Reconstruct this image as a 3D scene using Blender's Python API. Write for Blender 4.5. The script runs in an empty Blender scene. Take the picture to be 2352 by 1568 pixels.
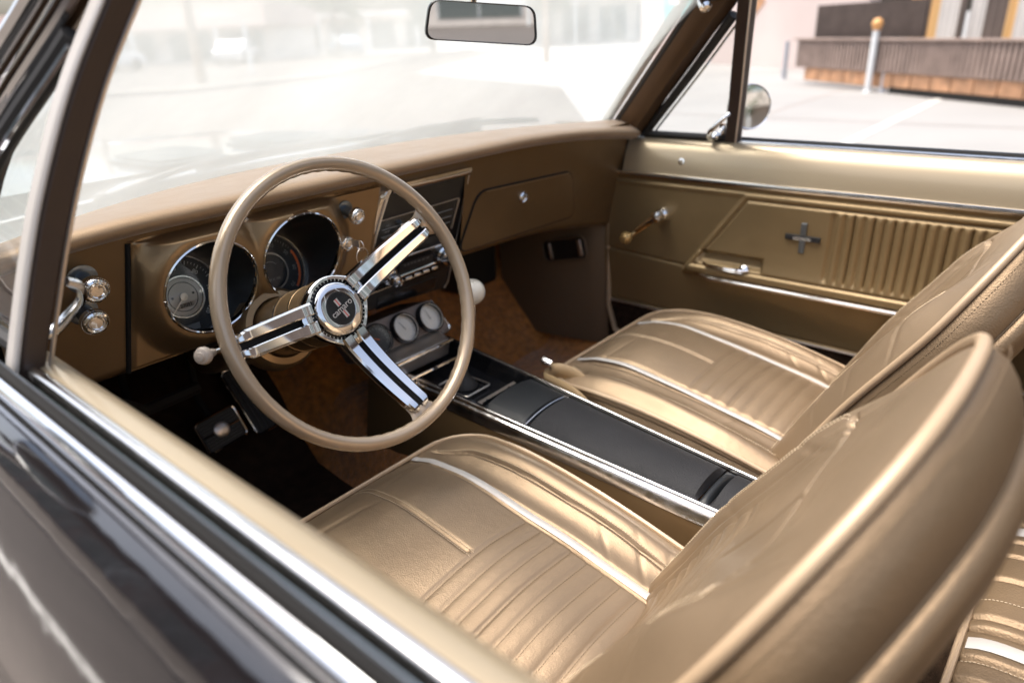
import bpy, bmesh, math, random
import numpy as np
from mathutils import Vector, Matrix
rad = math.radians
PI = math.pi
random.seed(4)
RNG = np.random.default_rng(7)
SC = bpy.context.scene
COL = SC.collection

# ------------------------------------------------------------------ camera
CAM_POS = (-0.9131, -0.7583, 1.1893)
YAW, PITCH, ROLL = rad(48.485), rad(23.728), rad(-2.626)
def cam_axes():
    cy, sy, cp, sp = math.cos(YAW), math.sin(YAW), math.cos(PITCH), math.sin(PITCH)
    f = Vector((sy*cp, cy*cp, -sp)); r = Vector((cy, -sy, 0)); u = r.cross(f)
    c, s = math.cos(ROLL), math.sin(ROLL)
    return c*r + s*u, -s*r + c*u, f
cam_d = bpy.data.cameras.new('camera')
cam = bpy.data.objects.new('camera', cam_d); COL.objects.link(cam); SC.camera = cam
_r, _u, _f = cam_axes()
M = Matrix((( _r.x, _u.x, -_f.x), (_r.y, _u.y, -_f.y), (_r.z, _u.z, -_f.z))).to_4x4()
M.translation = CAM_POS
cam.matrix_world = M
cam_d.sensor_width = 36.0
cam_d.lens = 36.0*1620.2/2352.0
cam_d.clip_start = 0.02; cam_d.clip_end = 3000
cam_d.dof.use_dof = True
cam_d.dof.focus_distance = 0.98
cam_d.dof.aperture_fstop = 2.8

# ------------------------------------------------------------------ world, sun, exposure
SUN_EL, SUN_AZ = 70.0, 335.0       # azimuth measured clockwise from +Y (car's nose)
W = bpy.data.worlds.new('World'); SC.world = W; W.use_nodes = True
nt = W.node_tree; nt.nodes.clear()
sky = nt.nodes.new('ShaderNodeTexSky'); sky.sky_type = 'NISHITA'; sky.sun_disc = False
sky.sun_elevation = rad(SUN_EL); sky.sun_rotation = rad(SUN_AZ)
sky.air_density = 1.0; sky.dust_density = 6.0; sky.ozone_density = 0.6
hs = nt.nodes.new('ShaderNodeHueSaturation'); hs.inputs['Saturation'].default_value = 0.8
bg = nt.nodes.new('ShaderNodeBackground'); bg.inputs['Strength'].default_value = 0.115
wo = nt.nodes.new('ShaderNodeOutputWorld')
nt.links.new(sky.outputs[0], hs.inputs['Color']); nt.links.new(hs.outputs[0], bg.inputs['Color'])
nt.links.new(bg.outputs[0], wo.inputs['Surface'])
sl = bpy.data.lights.new('sun', 'SUN'); sl.energy = 1.3; sl.angle = rad(45); sl.color = (1.0, 0.945, 0.87)
sun = bpy.data.objects.new('sun', sl); COL.objects.link(sun)
az, el = rad(SUN_AZ), rad(SUN_EL)
sdir = Vector((math.sin(az)*math.cos(el), math.cos(az)*math.cos(el), math.sin(el)))
sun.rotation_euler = (-sdir).to_track_quat('-Z', 'Y').to_euler()
SC.view_settings.view_transform = 'Standard'; SC.view_settings.look = 'None'
SC.view_settings.exposure = 1.5; SC.view_settings.gamma = 1.0

# ------------------------------------------------------------------ materials
MT = {}
def mat(name, color, rough=0.5, metal=0.0, bump=None, var=None, coat=0.0, spec=0.5, sheen=0.0, wear=None):
    """bump=(scale, strength, distance, kind); var=(scale, amount); wear=(scale, rough amount)"""
    m = bpy.data.materials.new(name); m.use_nodes = True; n = m.node_tree; b = n.nodes['Principled BSDF']
    b.inputs['Base Color'].default_value = (*color, 1); b.inputs['Roughness'].default_value = rough
    b.inputs['Metallic'].default_value = metal; b.inputs['Specular IOR Level'].default_value = spec
    b.inputs['Coat Weight'].default_value = coat; b.inputs['Coat Roughness'].default_value = 0.06
    b.inputs['Sheen Weight'].default_value = sheen
    tc = n.nodes.new('ShaderNodeTexCoord')
    if var:
        t = n.nodes.new('ShaderNodeTexNoise'); t.inputs['Scale'].default_value = var[0]; t.inputs['Detail'].default_value = 6
        n.links.new(tc.outputs['Object'], t.inputs['Vector'])
        r = n.nodes.new('ShaderNodeValToRGB'); a = var[1]
        r.color_ramp.elements[0].position = .3; r.color_ramp.elements[1].position = .7
        r.color_ramp.elements[0].color = (*[c*(1-a) for c in color], 1); r.color_ramp.elements[1].color = (*[min(1, c*(1+a)) for c in color], 1)
        n.links.new(t.outputs['Fac'], r.inputs['Fac']); n.links.new(r.outputs['Color'], b.inputs['Base Color'])
    if wear:
        t = n.nodes.new('ShaderNodeTexNoise'); t.inputs['Scale'].default_value = wear[0]; t.inputs['Detail'].default_value = 8
        n.links.new(tc.outputs['Object'], t.inputs['Vector'])
        r = n.nodes.new('ShaderNodeMapRange'); r.inputs['From Min'].default_value = .35; r.inputs['From Max'].default_value = .7
        r.inputs['To Min'].default_value = rough; r.inputs['To Max'].default_value = rough+wear[1]
        n.links.new(t.outputs['Fac'], r.inputs['Value']); n.links.new(r.outputs[0], b.inputs['Roughness'])
    if bump:
        kind = bump[3] if len(bump) > 3 else 'noise'
        if kind == 'leather':
            t = n.nodes.new('ShaderNodeTexVoronoi'); t.inputs['Scale'].default_value = bump[0]; t.feature = 'SMOOTH_F1'
            t.inputs['Smoothness'].default_value = .6
            t2 = n.nodes.new('ShaderNodeTexNoise'); t2.inputs['Scale'].default_value = bump[0]*.12; t2.inputs['Detail'].default_value = 3
            n.links.new(tc.outputs['Object'], t2.inputs['Vector'])
            ad = n.nodes.new('ShaderNodeMath'); ad.operation = 'MULTIPLY_ADD'; ad.inputs[1].default_value = 2.0
            n.links.new(t2.outputs['Fac'], ad.inputs[0]); n.links.new(t.outputs['Distance'], ad.inputs[2]); out = ad.outputs[0]
        else:
            t = n.nodes.new('ShaderNodeTexNoise'); t.inputs['Scale'].default_value = bump[0]; t.inputs['Detail'].default_value = 4
            out = t.outputs['Fac']
        n.links.new(tc.outputs['Object'], t.inputs['Vector'])
        bp = n.nodes.new('ShaderNodeBump'); bp.inputs['Strength'].default_value = bump[1]; bp.inputs['Distance'].default_value = bump[2]
        n.links.new(out, bp.inputs['Height']); n.links.new(bp.outputs[0], b.inputs['Normal'])
    MT[name] = m
    return m
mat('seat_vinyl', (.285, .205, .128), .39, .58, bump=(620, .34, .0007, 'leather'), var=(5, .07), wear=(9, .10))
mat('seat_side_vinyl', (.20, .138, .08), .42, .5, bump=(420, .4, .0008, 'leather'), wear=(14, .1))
mat('pad_vinyl', (.31, .20, .108), .38, .3, bump=(520, .35, .0007, 'leather'), wear=(20, .1), sheen=.3)
mat('dash_paint', (.16, .098, .044), .28, .5, bump=(900, .12, .0003), var=(6, .05), wear=(30, .12))
mat('cluster_paint', (.30, .20, .105), .30, .75, bump=(900, .1, .0003), wear=(30, .1))
mat('door_vinyl', (.235, .165, .08), .36, .45, bump=(500, .3, .0006, 'leather'), wear=(14, .1))
mat('door_top_paint', (.37, .30, .20), .28, .4, bump=(600, .12, .0003))
mat('wheel_plastic', (.42, .32, .215), .24, .3, var=(10, .05), coat=.5)
mat('silver_stripe', (.50, .475, .44), .4, .1, bump=(300, .1, .0003))
mat('piping', (.44, .32, .205), .35, .2)
mat('stitch', (.66, .54, .38), .6)
mat('seam_dark', (.11, .075, .045), .6)
mat('dark_stitch', (.16, .11, .06), .6)
mat('chrome', (.78, .79, .80), .05, 1.0, wear=(40, .05))
mat('worn_chrome', (.76, .75, .73), .12, 1.0, bump=(160, .04, .0002), wear=(60, .14))
mat('pod_metal', (.20, .16, .135), .33, .7, bump=(300, .1, .0003), wear=(40, .15))
mat('vent_grey', (.05, .07, .075), .35, .3)
mat('dark_steel', (.20, .23, .26), .28, .9)
mat('brushed_metal', (.62, .56, .50), .32, .9, bump=(300, .1, .0003))
mat('pillar_brown', (.07, .038, .018), .34, .35, bump=(500, .2, .0004))
mat('divider_brown', (.05, .032, .024), .35, .1, wear=(30, .15))
mat('dark_trim', (.035, .028, .024), .45, .0, wear=(40, .15))
mat('hood_paint', (.05, .055, .06), .30, .3, coat=1.0)
mat('black_gloss', (.012, .012, .013), .16)
mat('black_plastic', (.016, .015, .014), .38, bump=(700, .1, .0003))
mat('black_vinyl', (.015, .015, .0165), .60, spec=.35, bump=(420, .9, .0014), var=(7, .25), wear=(10, .12))
mat('console_gloss', (.012, .014, .016), .45, spec=.35, bump=(500, .15, .0004))
mat('rubber', (.014, .013, .012), .6)
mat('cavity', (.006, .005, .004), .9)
mat('carpet', (.42, .155, .028), .95, bump=(320, 1.0, .004), var=(60, .35), sheen=.4, spec=.1)
mat('shade_brown', (.028, .016, .010), .9, bump=(300, .8, .003), var=(40, .3), spec=.1)  # near-black brown of the shade sheets laid on the floor
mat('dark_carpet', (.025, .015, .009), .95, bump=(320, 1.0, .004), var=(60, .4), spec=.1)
mat('kick_plastic', (.13, .088, .052), .45, bump=(400, .2, .0004))
mat('black_paint', (.009, .008, .009), .08, 0, coat=1.0, bump=(3.5, .5, .012))
mat('dial_black', (.015, .016, .018), .35)
mat('dial_silver', (.36, .34, .32), .30, .8)
mat('gauge_face', (.86, .80, .74), .35, .6)  # pale metallic face stands in for sky reflected in the lens
mat('print_white', (.75, .75, .72), .5)
mat('print_grey', (.28, .28, .27), .5)
mat('orange_print', (.85, .16, .03), .5)
mat('red_print', (.65, .05, .03), .5)
mat('knob_ivory', (.72, .68, .58), .28, coat=.4, var=(20, .05))
mat('gold_knob', (.50, .33, .13), .25, .5)
mat('belt_web', (.42, .29, .15), .5, bump=(400, .4, .0005))
mat('signal_knob', (.50, .42, .34), .3)
# outdoors
mat('asphalt', (.09, .077, .069), .85, bump=(90, .4, .01), var=(.8, .15))
mat('pavement_stone', (.12, .10, .085), .8, bump=(40, .2, .005), var=(1.2, .15))
mat('pale_concrete', (.29, .287, .28), .8, bump=(40, .2, .005), var=(.45, .09))
mat('kerb_stone', (.40, .36, .32), .8, var=(3, .1))
mat('line_paint', (.55, .54, .51), .6, var=(12, .1))
mat('stucco', (.78, .70, .63), .8, var=(1.5, .06))
mat('fascia_pink', (.72, .54, .46), .7, var=(1, .05))
mat('shop_glass', (.16, .18, .17), .15)
mat('mural_pink', (.56, .47, .44), .7, var=(.35, .12))
mat('mural_teal', (.12, .42, .42), .7)
mat('slat_dark', (.085, .062, .052), .6, var=(4, .2))
mat('slat_mid', (.30, .225, .19), .6, var=(4, .2))
mat('corrugated_yellow', (.62, .38, .16), .5, var=(2, .1))
mat('corrugated_white', (.60, .57, .54), .5, var=(2, .1))
mat('corrugated_brown', (.13, .10, .085), .5, var=(2, .2))
mat('orange_tile', (.44, .24, .13), .6, var=(5, .35))
mat('post_white', (.70, .72, .72), .5)
mat('post_grey', (.36, .37, .40), .5)
mat('ball_orange', (.72, .38, .14), .4)
mat('wood_pole', (.34, .24, .17), .8, var=(6, .2))
mat('leaf', (.09, .12, .05), .7, var=(3, .3))
mat('bark', (.16, .12, .09), .9)
mat('car_white', (.7, .7, .7), .25, coat=.5)
mat('car_blue', (.2, .28, .36), .25, coat=.5)

def glass_mat(name, tint, dust):
    m = bpy.data.materials.new(name); m.use_nodes = True; n = m.node_tree; n.nodes.clear()
    o = n.nodes.new('ShaderNodeOutputMaterial')
    tr = n.nodes.new('ShaderNodeBsdfTransparent'); tr.inputs[0].default_value = (*tint, 1)
    gl = n.nodes.new('ShaderNodeBsdfGlossy'); gl.inputs['Roughness'].default_value = .02
    lw = n.nodes.new('ShaderNodeLayerWeight'); lw.inputs['Blend'].default_value = .5
    pw = n.nodes.new('ShaderNodeMath'); pw.operation = 'POWER'; pw.inputs[1].default_value = 5; n.links.new(lw.outputs['Facing'], pw.inputs[0])
    fr = n.nodes.new('ShaderNodeMath'); fr.operation = 'MULTIPLY_ADD'; fr.inputs[1].default_value = .9; fr.inputs[2].default_value = .05; n.links.new(pw.outputs[0], fr.inputs[0])
    mx = n.nodes.new('ShaderNodeMixShader')
    n.links.new(fr.outputs[0], mx.inputs[0]); n.links.new(tr.outputs[0], mx.inputs[1]); n.links.new(gl.outputs[0], mx.inputs[2])
    tl = n.nodes.new('ShaderNodeBsdfTranslucent'); tl.inputs[0].default_value = (.90, .97, .97, 1)
    df = n.nodes.new('ShaderNodeBsdfDiffuse'); df.inputs[0].default_value = (.86, .93, .93, 1)
    md = n.nodes.new('ShaderNodeMixShader'); md.inputs[0].default_value = .5
    n.links.new(tl.outputs[0], md.inputs[1]); n.links.new(df.outputs[0], md.inputs[2])
    m2 = n.nodes.new('ShaderNodeMixShader')
    tc = n.nodes.new('ShaderNodeTexCoord'); tx = n.nodes.new('ShaderNodeTexNoise'); tx.inputs['Scale'].default_value = 3; tx.inputs['Detail'].default_value = 5
    n.links.new(tc.outputs['Object'], tx.inputs['Vector'])
    mr = n.nodes.new('ShaderNodeMapRange'); mr.inputs['To Min'].default_value = dust*.6; mr.inputs['To Max'].default_value = dust*1.4
    n.links.new(tx.outputs['Fac'], mr.inputs['Value']); n.links.new(mr.outputs[0], m2.inputs[0])
    n.links.new(mx.outputs[0], m2.inputs[1]); n.links.new(md.outputs[0], m2.inputs[2]); n.links.new(m2.outputs[0], o.inputs['Surface'])
    MT[name] = m
glass_mat('windshield_glass', (.93, .965, .97), .42)
mat('glass_edge', (.02, .03, .03), .1)
glass_mat('clear_glass', (.96, .98, .97), .02)
m = bpy.data.materials.new('mirror_glass'); m.use_nodes = True
b = m.node_tree.nodes['Principled BSDF']; b.inputs['Metallic'].default_value = 1; b.inputs['Roughness'].default_value = .02; b.inputs['Base Color'].default_value = (.9, .92, .91, 1)
MT['mirror_glass'] = m

# ------------------------------------------------------------------ helpers
def link(o, parent=None):
    COL.objects.link(o)
    if parent is not None: o.parent = parent
    return o
class MB:
    """mesh collector"""
    def __init__(s): s.v = []; s.f = []
    def add(s, v, f):
        k = len(s.v); s.v += [tuple(map(float, p)) for p in v]; s.f += [tuple(i+k for i in q) for q in f]; return s
    def grid(s, P, cu=False, cv=False):
        P = np.asarray(P, float); a, b = P.shape[:2]; f = []
        for i in range(a if cu else a-1):
            for j in range(b if cv else b-1):
                i2, j2 = (i+1) % a, (j+1) % b
                f.append((i*b+j, i*b+j2, i2*b+j2, i2*b+j))
        return s.add(P.reshape(-1, 3), f)
    def box(s, c, d, R=None):
        c = Vector(c); hx, hy, hz = d[0]/2, d[1]/2, d[2]/2
        v = [Vector((x, y, z)) for x in (-hx, hx) for y in (-hy, hy) for z in (-hz, hz)]
        if R is not None: v = [R @ q for q in v]
        return s.add([c+q for q in v], [(0, 1, 3, 2), (4, 6, 7, 5), (0, 4, 5, 1), (2, 3, 7, 6), (0, 2, 6, 4), (1, 5, 7, 3)])
    def tube(s, path, r, n=12, closed=False, cap=True, sx=1.0, up=None):
        P = [Vector(p) for p in path]; N = len(P); rr = r if hasattr(r, '__len__') else [r]*N
        rings = []; prev = None
        for i in range(N):
            a = P[(i-1) % N] if (closed or i > 0) else P[i]; c = P[(i+1) % N] if (closed or i < N-1) else P[i]
            t = (c-a).normalized()
            if prev is None:
                u = Vector(up) if up is not None else (Vector((0, 0, 1)) if abs(t.z) < .9 else Vector((1, 0, 0)))
            else: u = prev
            u = (u-t*u.dot(t)).normalized(); prev = u; w = t.cross(u)
            rings.append([P[i]+(u*math.cos(2*PI*k/n)+w*math.sin(2*PI*k/n)*sx)*rr[i] for k in range(n)])
        k0 = len(s.v); s.grid([[tuple(q) for q in ring] for ring in rings], cu=closed, cv=True)
        if cap and not closed:
            s.f.append(tuple(k0+k for k in range(n))[::-1]); s.f.append(tuple(k0+(N-1)*n+k for k in range(n)))
        return s
    def lathe(s, prof, origin, axis, n=48, up=None, cap=True):
        """prof: list of (radius, distance along axis)"""
        ax = Vector(axis).normalized(); u = Vector(up) if up is not None else (Vector((1, 0, 0)) if abs(ax.x) < .9 else Vector((0, 0, 1)))
        u = (u-ax*u.dot(ax)).normalized(); w = ax.cross(u); o = Vector(origin)
        R = [[tuple(o+ax*h+(u*math.cos(2*PI*k/n)+w*math.sin(2*PI*k/n))*max(r, 1e-5)) for k in range(n)] for r, h in prof]
        s.grid(R, cv=True)
        return s
    def prism(s, poly, o, ex, ey, th):
        """extrude 2D polygon (a,b) -> o+a*ex+b*ey, thickness th along ex x ey"""
        o = Vector(o); ex = Vector(ex); ey = Vector(ey); n = ex.cross(ey).normalized()
        N = len(poly); v = [o+ex*a+ey*b for a, b in poly]; v += [q+n*th for q in v]
        f = [tuple(range(N))[::-1], tuple(range(N, 2*N))]+[(i, (i+1) % N, N+(i+1) % N, N+i) for i in range(N)]
        return s.add(v, f)
    def build(s, name, m, parent=None, smooth=True, bevel=0, ang=35, sub=0, solid=0, segs=2):
        me = bpy.data.meshes.new(name); me.from_pydata(s.v, [], s.f)
        bm = bmesh.new(); bm.from_mesh(me); bmesh.ops.remove_doubles(bm, verts=bm.verts, dist=1e-6)
        bmesh.ops.recalc_face_normals(bm, faces=bm.faces); bm.to_mesh(me); bm.free()
        me.materials.append(MT[m]); o = bpy.data.objects.new(name, me); link(o, parent)
        if smooth: me.shade_smooth(); me.set_sharp_from_angle(angle=rad(ang))
        if solid:
            q = o.modifiers.new('s', 'SOLIDIFY'); q.thickness = solid; q.offset = 0
        if bevel:
            q = o.modifiers.new('b', 'BEVEL'); q.width = bevel; q.segments = segs; q.limit_method = 'ANGLE'; q.angle_limit = rad(30)
            q.harden_normals = False
        if sub:
            q = o.modifiers.new('u', 'SUBSURF'); q.levels = sub; q.render_levels = sub
        return o
def thing(name, label, cat, loc=(0, 0, 0), group=None):
    o = bpy.data.objects.new(name, None); link(o); o.location = loc; o['label'] = label; o['category'] = cat
    if group: o['group'] = group
    return o
def tag(o, label, cat, group=None):
    o['label'] = label; o['category'] = cat
    if group: o['group'] = group
    return o
def struct(o): o['kind'] = 'structure'; return o
def catmull(P, n=8, closed=False):
    P = [np.array(p, float) for p in P]; N = len(P); out = []
    rng = range(N) if closed else range(N-1)
    for i in rng:
        p0 = P[(i-1) % N] if (closed or i > 0) else 2*P[0]-P[1]; p1 = P[i]; p2 = P[(i+1) % N]
        p3 = P[(i+2) % N] if (closed or i+2 < N) else 2*P[-1]-P[-2]
        for k in range(n):
            t = k/n; out.append(.5*((2*p1)+(-p0+p2)*t+(2*p0-5*p1+4*p2-p3)*t*t+(-p0+3*p1-3*p2+p3)*t**3))
    if not closed: out.append(P[-1])
    return out
def rrect(w, h, r, n=5):
    pts = []
    for cx, cy, a0 in ((w/2-r, h/2-r, 0), (-w/2+r, h/2-r, 90), (-w/2+r, -h/2+r, 180), (w/2-r, -h/2+r, 270)):
        for k in range(n+1):
            a = rad(a0+90*k/n); pts.append((cx+r*math.cos(a), cy+r*math.sin(a)))
    return pts
def round_poly(P, r, n=5):
    out = []; N = len(P)
    for i in range(N):
        a, b, c = (np.array(P[(i+k) % N], float) for k in (-1, 0, 1))
        u = (a-b); w = (c-b); lu, lw = np.linalg.norm(u), np.linalg.norm(w); q = min(r, lu*.45, lw*.45)
        A = b+u/lu*q; B = b+w/lw*q
        for k in range(n+1):
            t = k/n; out.append(tuple((1-t)**2*A+2*t*(1-t)*b+t*t*B))
    return out
def text_mesh(name, body, size, origin, ex, ey, m, parent, lift=.0003, th=.0004, bold=0, align='CENTER'):
    cu = bpy.data.curves.new(name, 'FONT'); cu.body = body; cu.size = size; cu.align_x = align; cu.align_y = 'CENTER'; cu.extrude = th; cu.offset = bold
    cu.resolution_u = 3
    o = bpy.data.objects.new(name, cu); COL.objects.link(o)
    dg = bpy.context.evaluated_depsgraph_get(); me = bpy.data.meshes.new_from_object(o.evaluated_get(dg))
    bpy.data.objects.remove(o)
    ex = Vector(ex).normalized(); ey = Vector(ey).normalized(); n = ex.cross(ey); O = Vector(origin)+n*lift
    for v in me.vertices: v.co = O+ex*v.co.x+ey*v.co.y+n*v.co.z
    me.materials.clear(); me.materials.append(MT[m]); me.name = name
    return link(bpy.data.objects.new(name, me), parent)
def stitches(path, step, ln, r, name, m, parent):
    """dashed thread along a polyline"""
    P = [np.array(p, float) for p in path]; d = [0]
    for i in range(1, len(P)): d.append(d[-1]+np.linalg.norm(P[i]-P[i-1]))
    def at(x):
        i = min(max(np.searchsorted(d, x)-1, 0), len(P)-2); t = (x-d[i])/max(d[i+1]-d[i], 1e-9); return P[i]*(1-t)+P[i+1]*t
    mb = MB(); x = 0
    while x+ln < d[-1]:
        a, b = at(x), at(x+ln); mb.tube([a, (a+b)/2+np.array((0, 0, r*.5)), b], [r*.5, r, r*.5], n=5); x += step
    return mb.build(name, m, parent)
def sweep_y(prof, ys, fx=lambda y: 0.0, fz=lambda y: 0.0, sign=1, closed=False):
    """profile of (x,z) swept along y"""
    g = [[(sign*(x+fx(y)), y, z+fz(y)) for x, z in prof] for y in ys]
    return MB().grid(g, cv=closed)
exec_parts = []
# ================================================================== THE CAR
car = thing('convertible_car', 'open-top black classic convertible with gold vinyl interior, parked on asphalt', 'car')
SILL = .921
def both(f):
    for s in (-1, 1): f(s)
YS = list(np.linspace(-1.5, .24, 60))

# ---------------------------------------------------------------- body shell
BP = [(.800, .912), (.806, .914), (.815, .908), (.827, .893), (.842, .865), (.856, .825), (.866, .78), (.871, .72), (.869, .65), (.86, .55), (.845, .42), (.825, .32), (.80, .24), (.76, .22)]
def body_side(s, y0, y1, n=40, dz=None, nx=lambda y: 0):
    ys = np.linspace(y0, y1, n)
    return sweep_y([(x*1.0, z) for x, z in BP], ys, fx=nx, fz=dz or (lambda y: 0), sign=s)
taper = lambda y: 0 if y < .8 else -.06*((y-.8)/1.4)**2
hood_z = lambda x, y: .935 - .030*((y-.7)/1.3) - .02*max(0, (y-1.2)/.8)**2 - .035*(abs(x)/.80)**2.4
mb = MB()
# rear deck with the folded top behind the rear seat
mb.grid([[(x, y, .93+.02*math.cos(x*1.8)) for x in np.linspace(-.80, .80, 20)] for y in np.linspace(-2.4, -1.62, 10)])
body = mb.build('body', 'black_paint', car)
for s in (-1, 1):
    g = []
    for y in np.linspace(.285, 2.05, 40):
        zt = hood_z(.80, y) if y > .62 else .912+(hood_z(.80, .62)-.912)*max(0, (y-.285)/.335)
        g.append([(s*(x+taper(y)), y, z-(.914-zt)*max(0, (z-.55)/.364)) for x, z in BP])
    MB().grid(g).build('front_fender', 'black_paint', body)
    MB().grid([[(s*x, y, z) for x, z in BP] for y in np.linspace(-2.4, -.905, 30)]).build('rear_quarter', 'black_paint', body)
MB().grid([[(x*(.80+taper(2.05)), 2.05+.10*(1-x*x)*1, z) for x in np.linspace(-1, 1, 25)] for z in (.85, .8, .7, .5, .35)]).build('nose_panel', 'black_paint', body)
body['label'] = 'glossy black bodywork'
mb = MB(); mb.grid([[(x*.765, y, hood_z(x*.765, y)+(.012 if abs(x) < .45 else .012*max(0, (.55-abs(x))/.1))) for x in np.linspace(-1, 1, 41)] for y in np.linspace(.70, 2.06, 40)])
hood = mb.build('hood', 'hood_paint', car, solid=.006)
for s in (-1, 1): MB().grid([[(s*x, y, hood_z(x, y)-.003) for x in (.769, .785, .802+taper(y))] for y in np.linspace(.62, 2.05, 30)]).build('fender_top', 'black_paint', body)
# cowl grille
mb = MB(); mb.grid([[(x*.78, .50+.20*t-.20*abs(x)**2.2*(1-t), .925+.002*t-.02*abs(x)**2) for x in np.linspace(-1, 1, 31)] for t in (0, .3, .6, 1)])
cowl = mb.build('cowl', 'hood_paint', body, solid=.004)
# hood louvre vents
def hood_vent(x, y):
    mb = MB()
    L = .27; Wd = .175
    mb.prism(rrect(Wd, L, .012), (x, y, hood_z(x, y)+.016), (1, 0, 0), (0, 1, -.03), .006)
    for k in range(8):
        yy = y-L/2+.03+k*(L-.06)/7
        mb.box((x, yy, hood_z(x, yy)+.030), (Wd-.014, .012, .005), Matrix.Rotation(rad(35), 3, 'X'))
    return mb.build('hood_vent', 'vent_grey', hood)
hood_vent(-.150, .975); hood_vent(.150, .975)

# ---------------------------------------------------------------- doors
def make_door(s):
    ys = np.linspace(-.90, .28, 70)
    mb = MB(); mb.grid([[(s*x, y, z) for x, z in BP] for y in ys])
    d = mb.build('door', 'black_paint', car)
    d['label'] = "passenger's door with gold trim panel" if s > 0 else "driver's door seen from outside, glossy black"
    ys = np.linspace(-.90, .255, 60)
    def strip(name, prof, m, y0=-.90, y1=.255, n=50):
        return sweep_y(prof, np.linspace(y0, y1, n), sign=s).build(name, m, d, ang=50)
    strip('window_sill', [(.7035, .838), (.706, .850), (.711, .872), (.719, .893), (.729, .909), (.739, .918), (.747, .921), (.756, .921), (.757, .912)], 'door_top_paint')
    strip('inner_sill_trim', [(.757, .905), (.7575, .920), (.759, .9245), (.763, .926), (.767, .9245), (.769, .919), (.769, .900)], 'worn_chrome', y1=-.015)
    strip('window_slot', [(.768, .905), (.7775, .902), (.778, .912)], 'cavity', y1=-.015)
    strip('window_seal', [(.7772, .900), (.7772, .925), (.779, .9305), (.7805, .9305), (.782, .925), (.784, .908)], 'rubber', y1=.25)
    strip('seal_bead', [(.7788, .9302), (.7792, .9318), (.7804, .9318), (.7808, .9300)], 'dark_steel', y1=.25)
    strip('belt_moulding', [(.783, .900), (.7835, .915), (.785, .921), (.788, .9235), (.7925, .922), (.796, .916), (.798, .906)], 'chrome', y1=.27)
    strip('belt_gap', [(.7955, .905), (.799, .903), (.803, .909)], 'rubber', y1=.27)
    strip('window_edge', [(.7705, .85), (.7705, .909), (.7745, .909), (.7745, .85)], 'glass_edge', y1=-.03)
    # trim panel with relief
    Y = np.linspace(.335, -.90, 520); Z = np.linspace(.468, .840, 170)
    YY, ZZ = np.meshgrid(Y, Z, indexing='ij')
    ss = lambda a, b, x: np.clip((x-a)/(b-a), 0, 1)**2*(3-2*np.clip((x-a)/(b-a), 0, 1))
    X = .7035+0*YY
    X += .010*ss(.62, .47, ZZ)
    # raised armrest area bounded by slanted front edge
    yfr = .048-(ZZ-.635)*.72        # front edge y at height z
    inside = ss(0.0, .016, yfr-YY)*ss(.592, .612, ZZ)
    lowb = np.exp(-np.clip(ZZ-.625, 0, 1)/.05)
    X -= inside*(.006+.020*lowb)*ss(.825, .800, ZZ)
    # outline groove of the pressed panel
    ins2 = np.minimum(np.minimum((yfr-.022-YY)/1.2, (ZZ-.628)), (.800-ZZ))
    X += .0055*np.exp(-(ins2/.0035)**2)*(ins2 > -.012)
    # vertical ribs
    per = .0201; ph = ((-.296-YY)/per); rib = np.abs(np.sin(PI*ph))**.55
    rz = ss(.632, .648, ZZ)*ss(.796, .786, ZZ)*(YY < -.296)
    X += (.0095*(1-rib)-.002)*rz
    X += .006*np.exp(-((YY+.292)/.004)**2)*ss(.632, .648, ZZ)*ss(.796, .786, ZZ)
    # pull recess
    rc = np.minimum(np.minimum(YY+.150, .018-YY)/1.0, np.minimum(ZZ-.632, .668-ZZ))
    X += .016*ss(-.002, .010, rc)
    # crease from the front edge to the armrest corner, and bead lines
    zc = .624-(.283-YY)*.055
    X += .004*np.exp(-((ZZ-zc)/.003)**2)*(YY > .04)
    X -= .003*np.exp(-((ZZ-.812)/.006)**2)*ss(.34, .30, YY)
    X += .003*np.exp(-((ZZ-.820)/.003)**2)
    X += .004*np.exp(-((ZZ-.4755)/.003)**2)
    X += .02*ss(.31, .345, YY)
    mb = MB(); mb.grid(np.stack([s*X, YY, ZZ], -1))
    mb.build('trim_panel', 'door_vinyl', d, ang=60)
    strip('upper_moulding', [(.703, .828), (.698, .829), (.6965, .833), (.6965, .837), (.698, .841), (.7035, .842)], 'worn_chrome', y1=.31)
    strip('upper_moulding_line', [(.6965, .8342), (.6955, .8348), (.6955, .8358), (.6965, .8364)], 'rubber', y1=.31)
    q = MB().tube([(s*.690, .012, .605), (s*.677, -.02, .600), (s*.676, -.45, .600), (s*.676, -.88, .600)], .0062, n=10)
    q.build('armrest_moulding', 'worn_chrome', d)
    q = MB().tube([(s*.712, .335, .4690), (s*.712, -.88, .4690)], .0035, n=8); q.build('lower_moulding', 'brushed_metal', d)
    # lower carpeted strip
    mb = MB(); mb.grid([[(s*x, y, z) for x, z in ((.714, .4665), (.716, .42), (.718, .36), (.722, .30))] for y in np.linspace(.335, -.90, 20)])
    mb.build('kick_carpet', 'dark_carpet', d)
    # door end face
    mb = MB(); mb.grid([[(s*(x), y, z) for x in (.722, .80)] for y, z in ((.337, .30), (.337, .55), (.30, .75), (.262, .905))]); mb.build('front_edge', 'dark_trim', d)
    # window crank
    h = Vector((s*.7035, .129, .739)); k = Vector((s*.668, .208, .676)); ax = Vector((-s, 0, 0))
    cr = MB().lathe([(.019, -.002), (.019, .006), (.016, .012), (.012, .018), (.013, .030), (.0155, .036), (.013, .043), (.006, .047), (0, .048)], h, ax, 24)
    d0 = (k-h); d0.x = 0; d0.normalize()
    P = [h+ax*.036+d0*t*.10+ax*(.004*math.sin(t*PI)) for t in np.linspace(0, 1, 10)]
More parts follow.
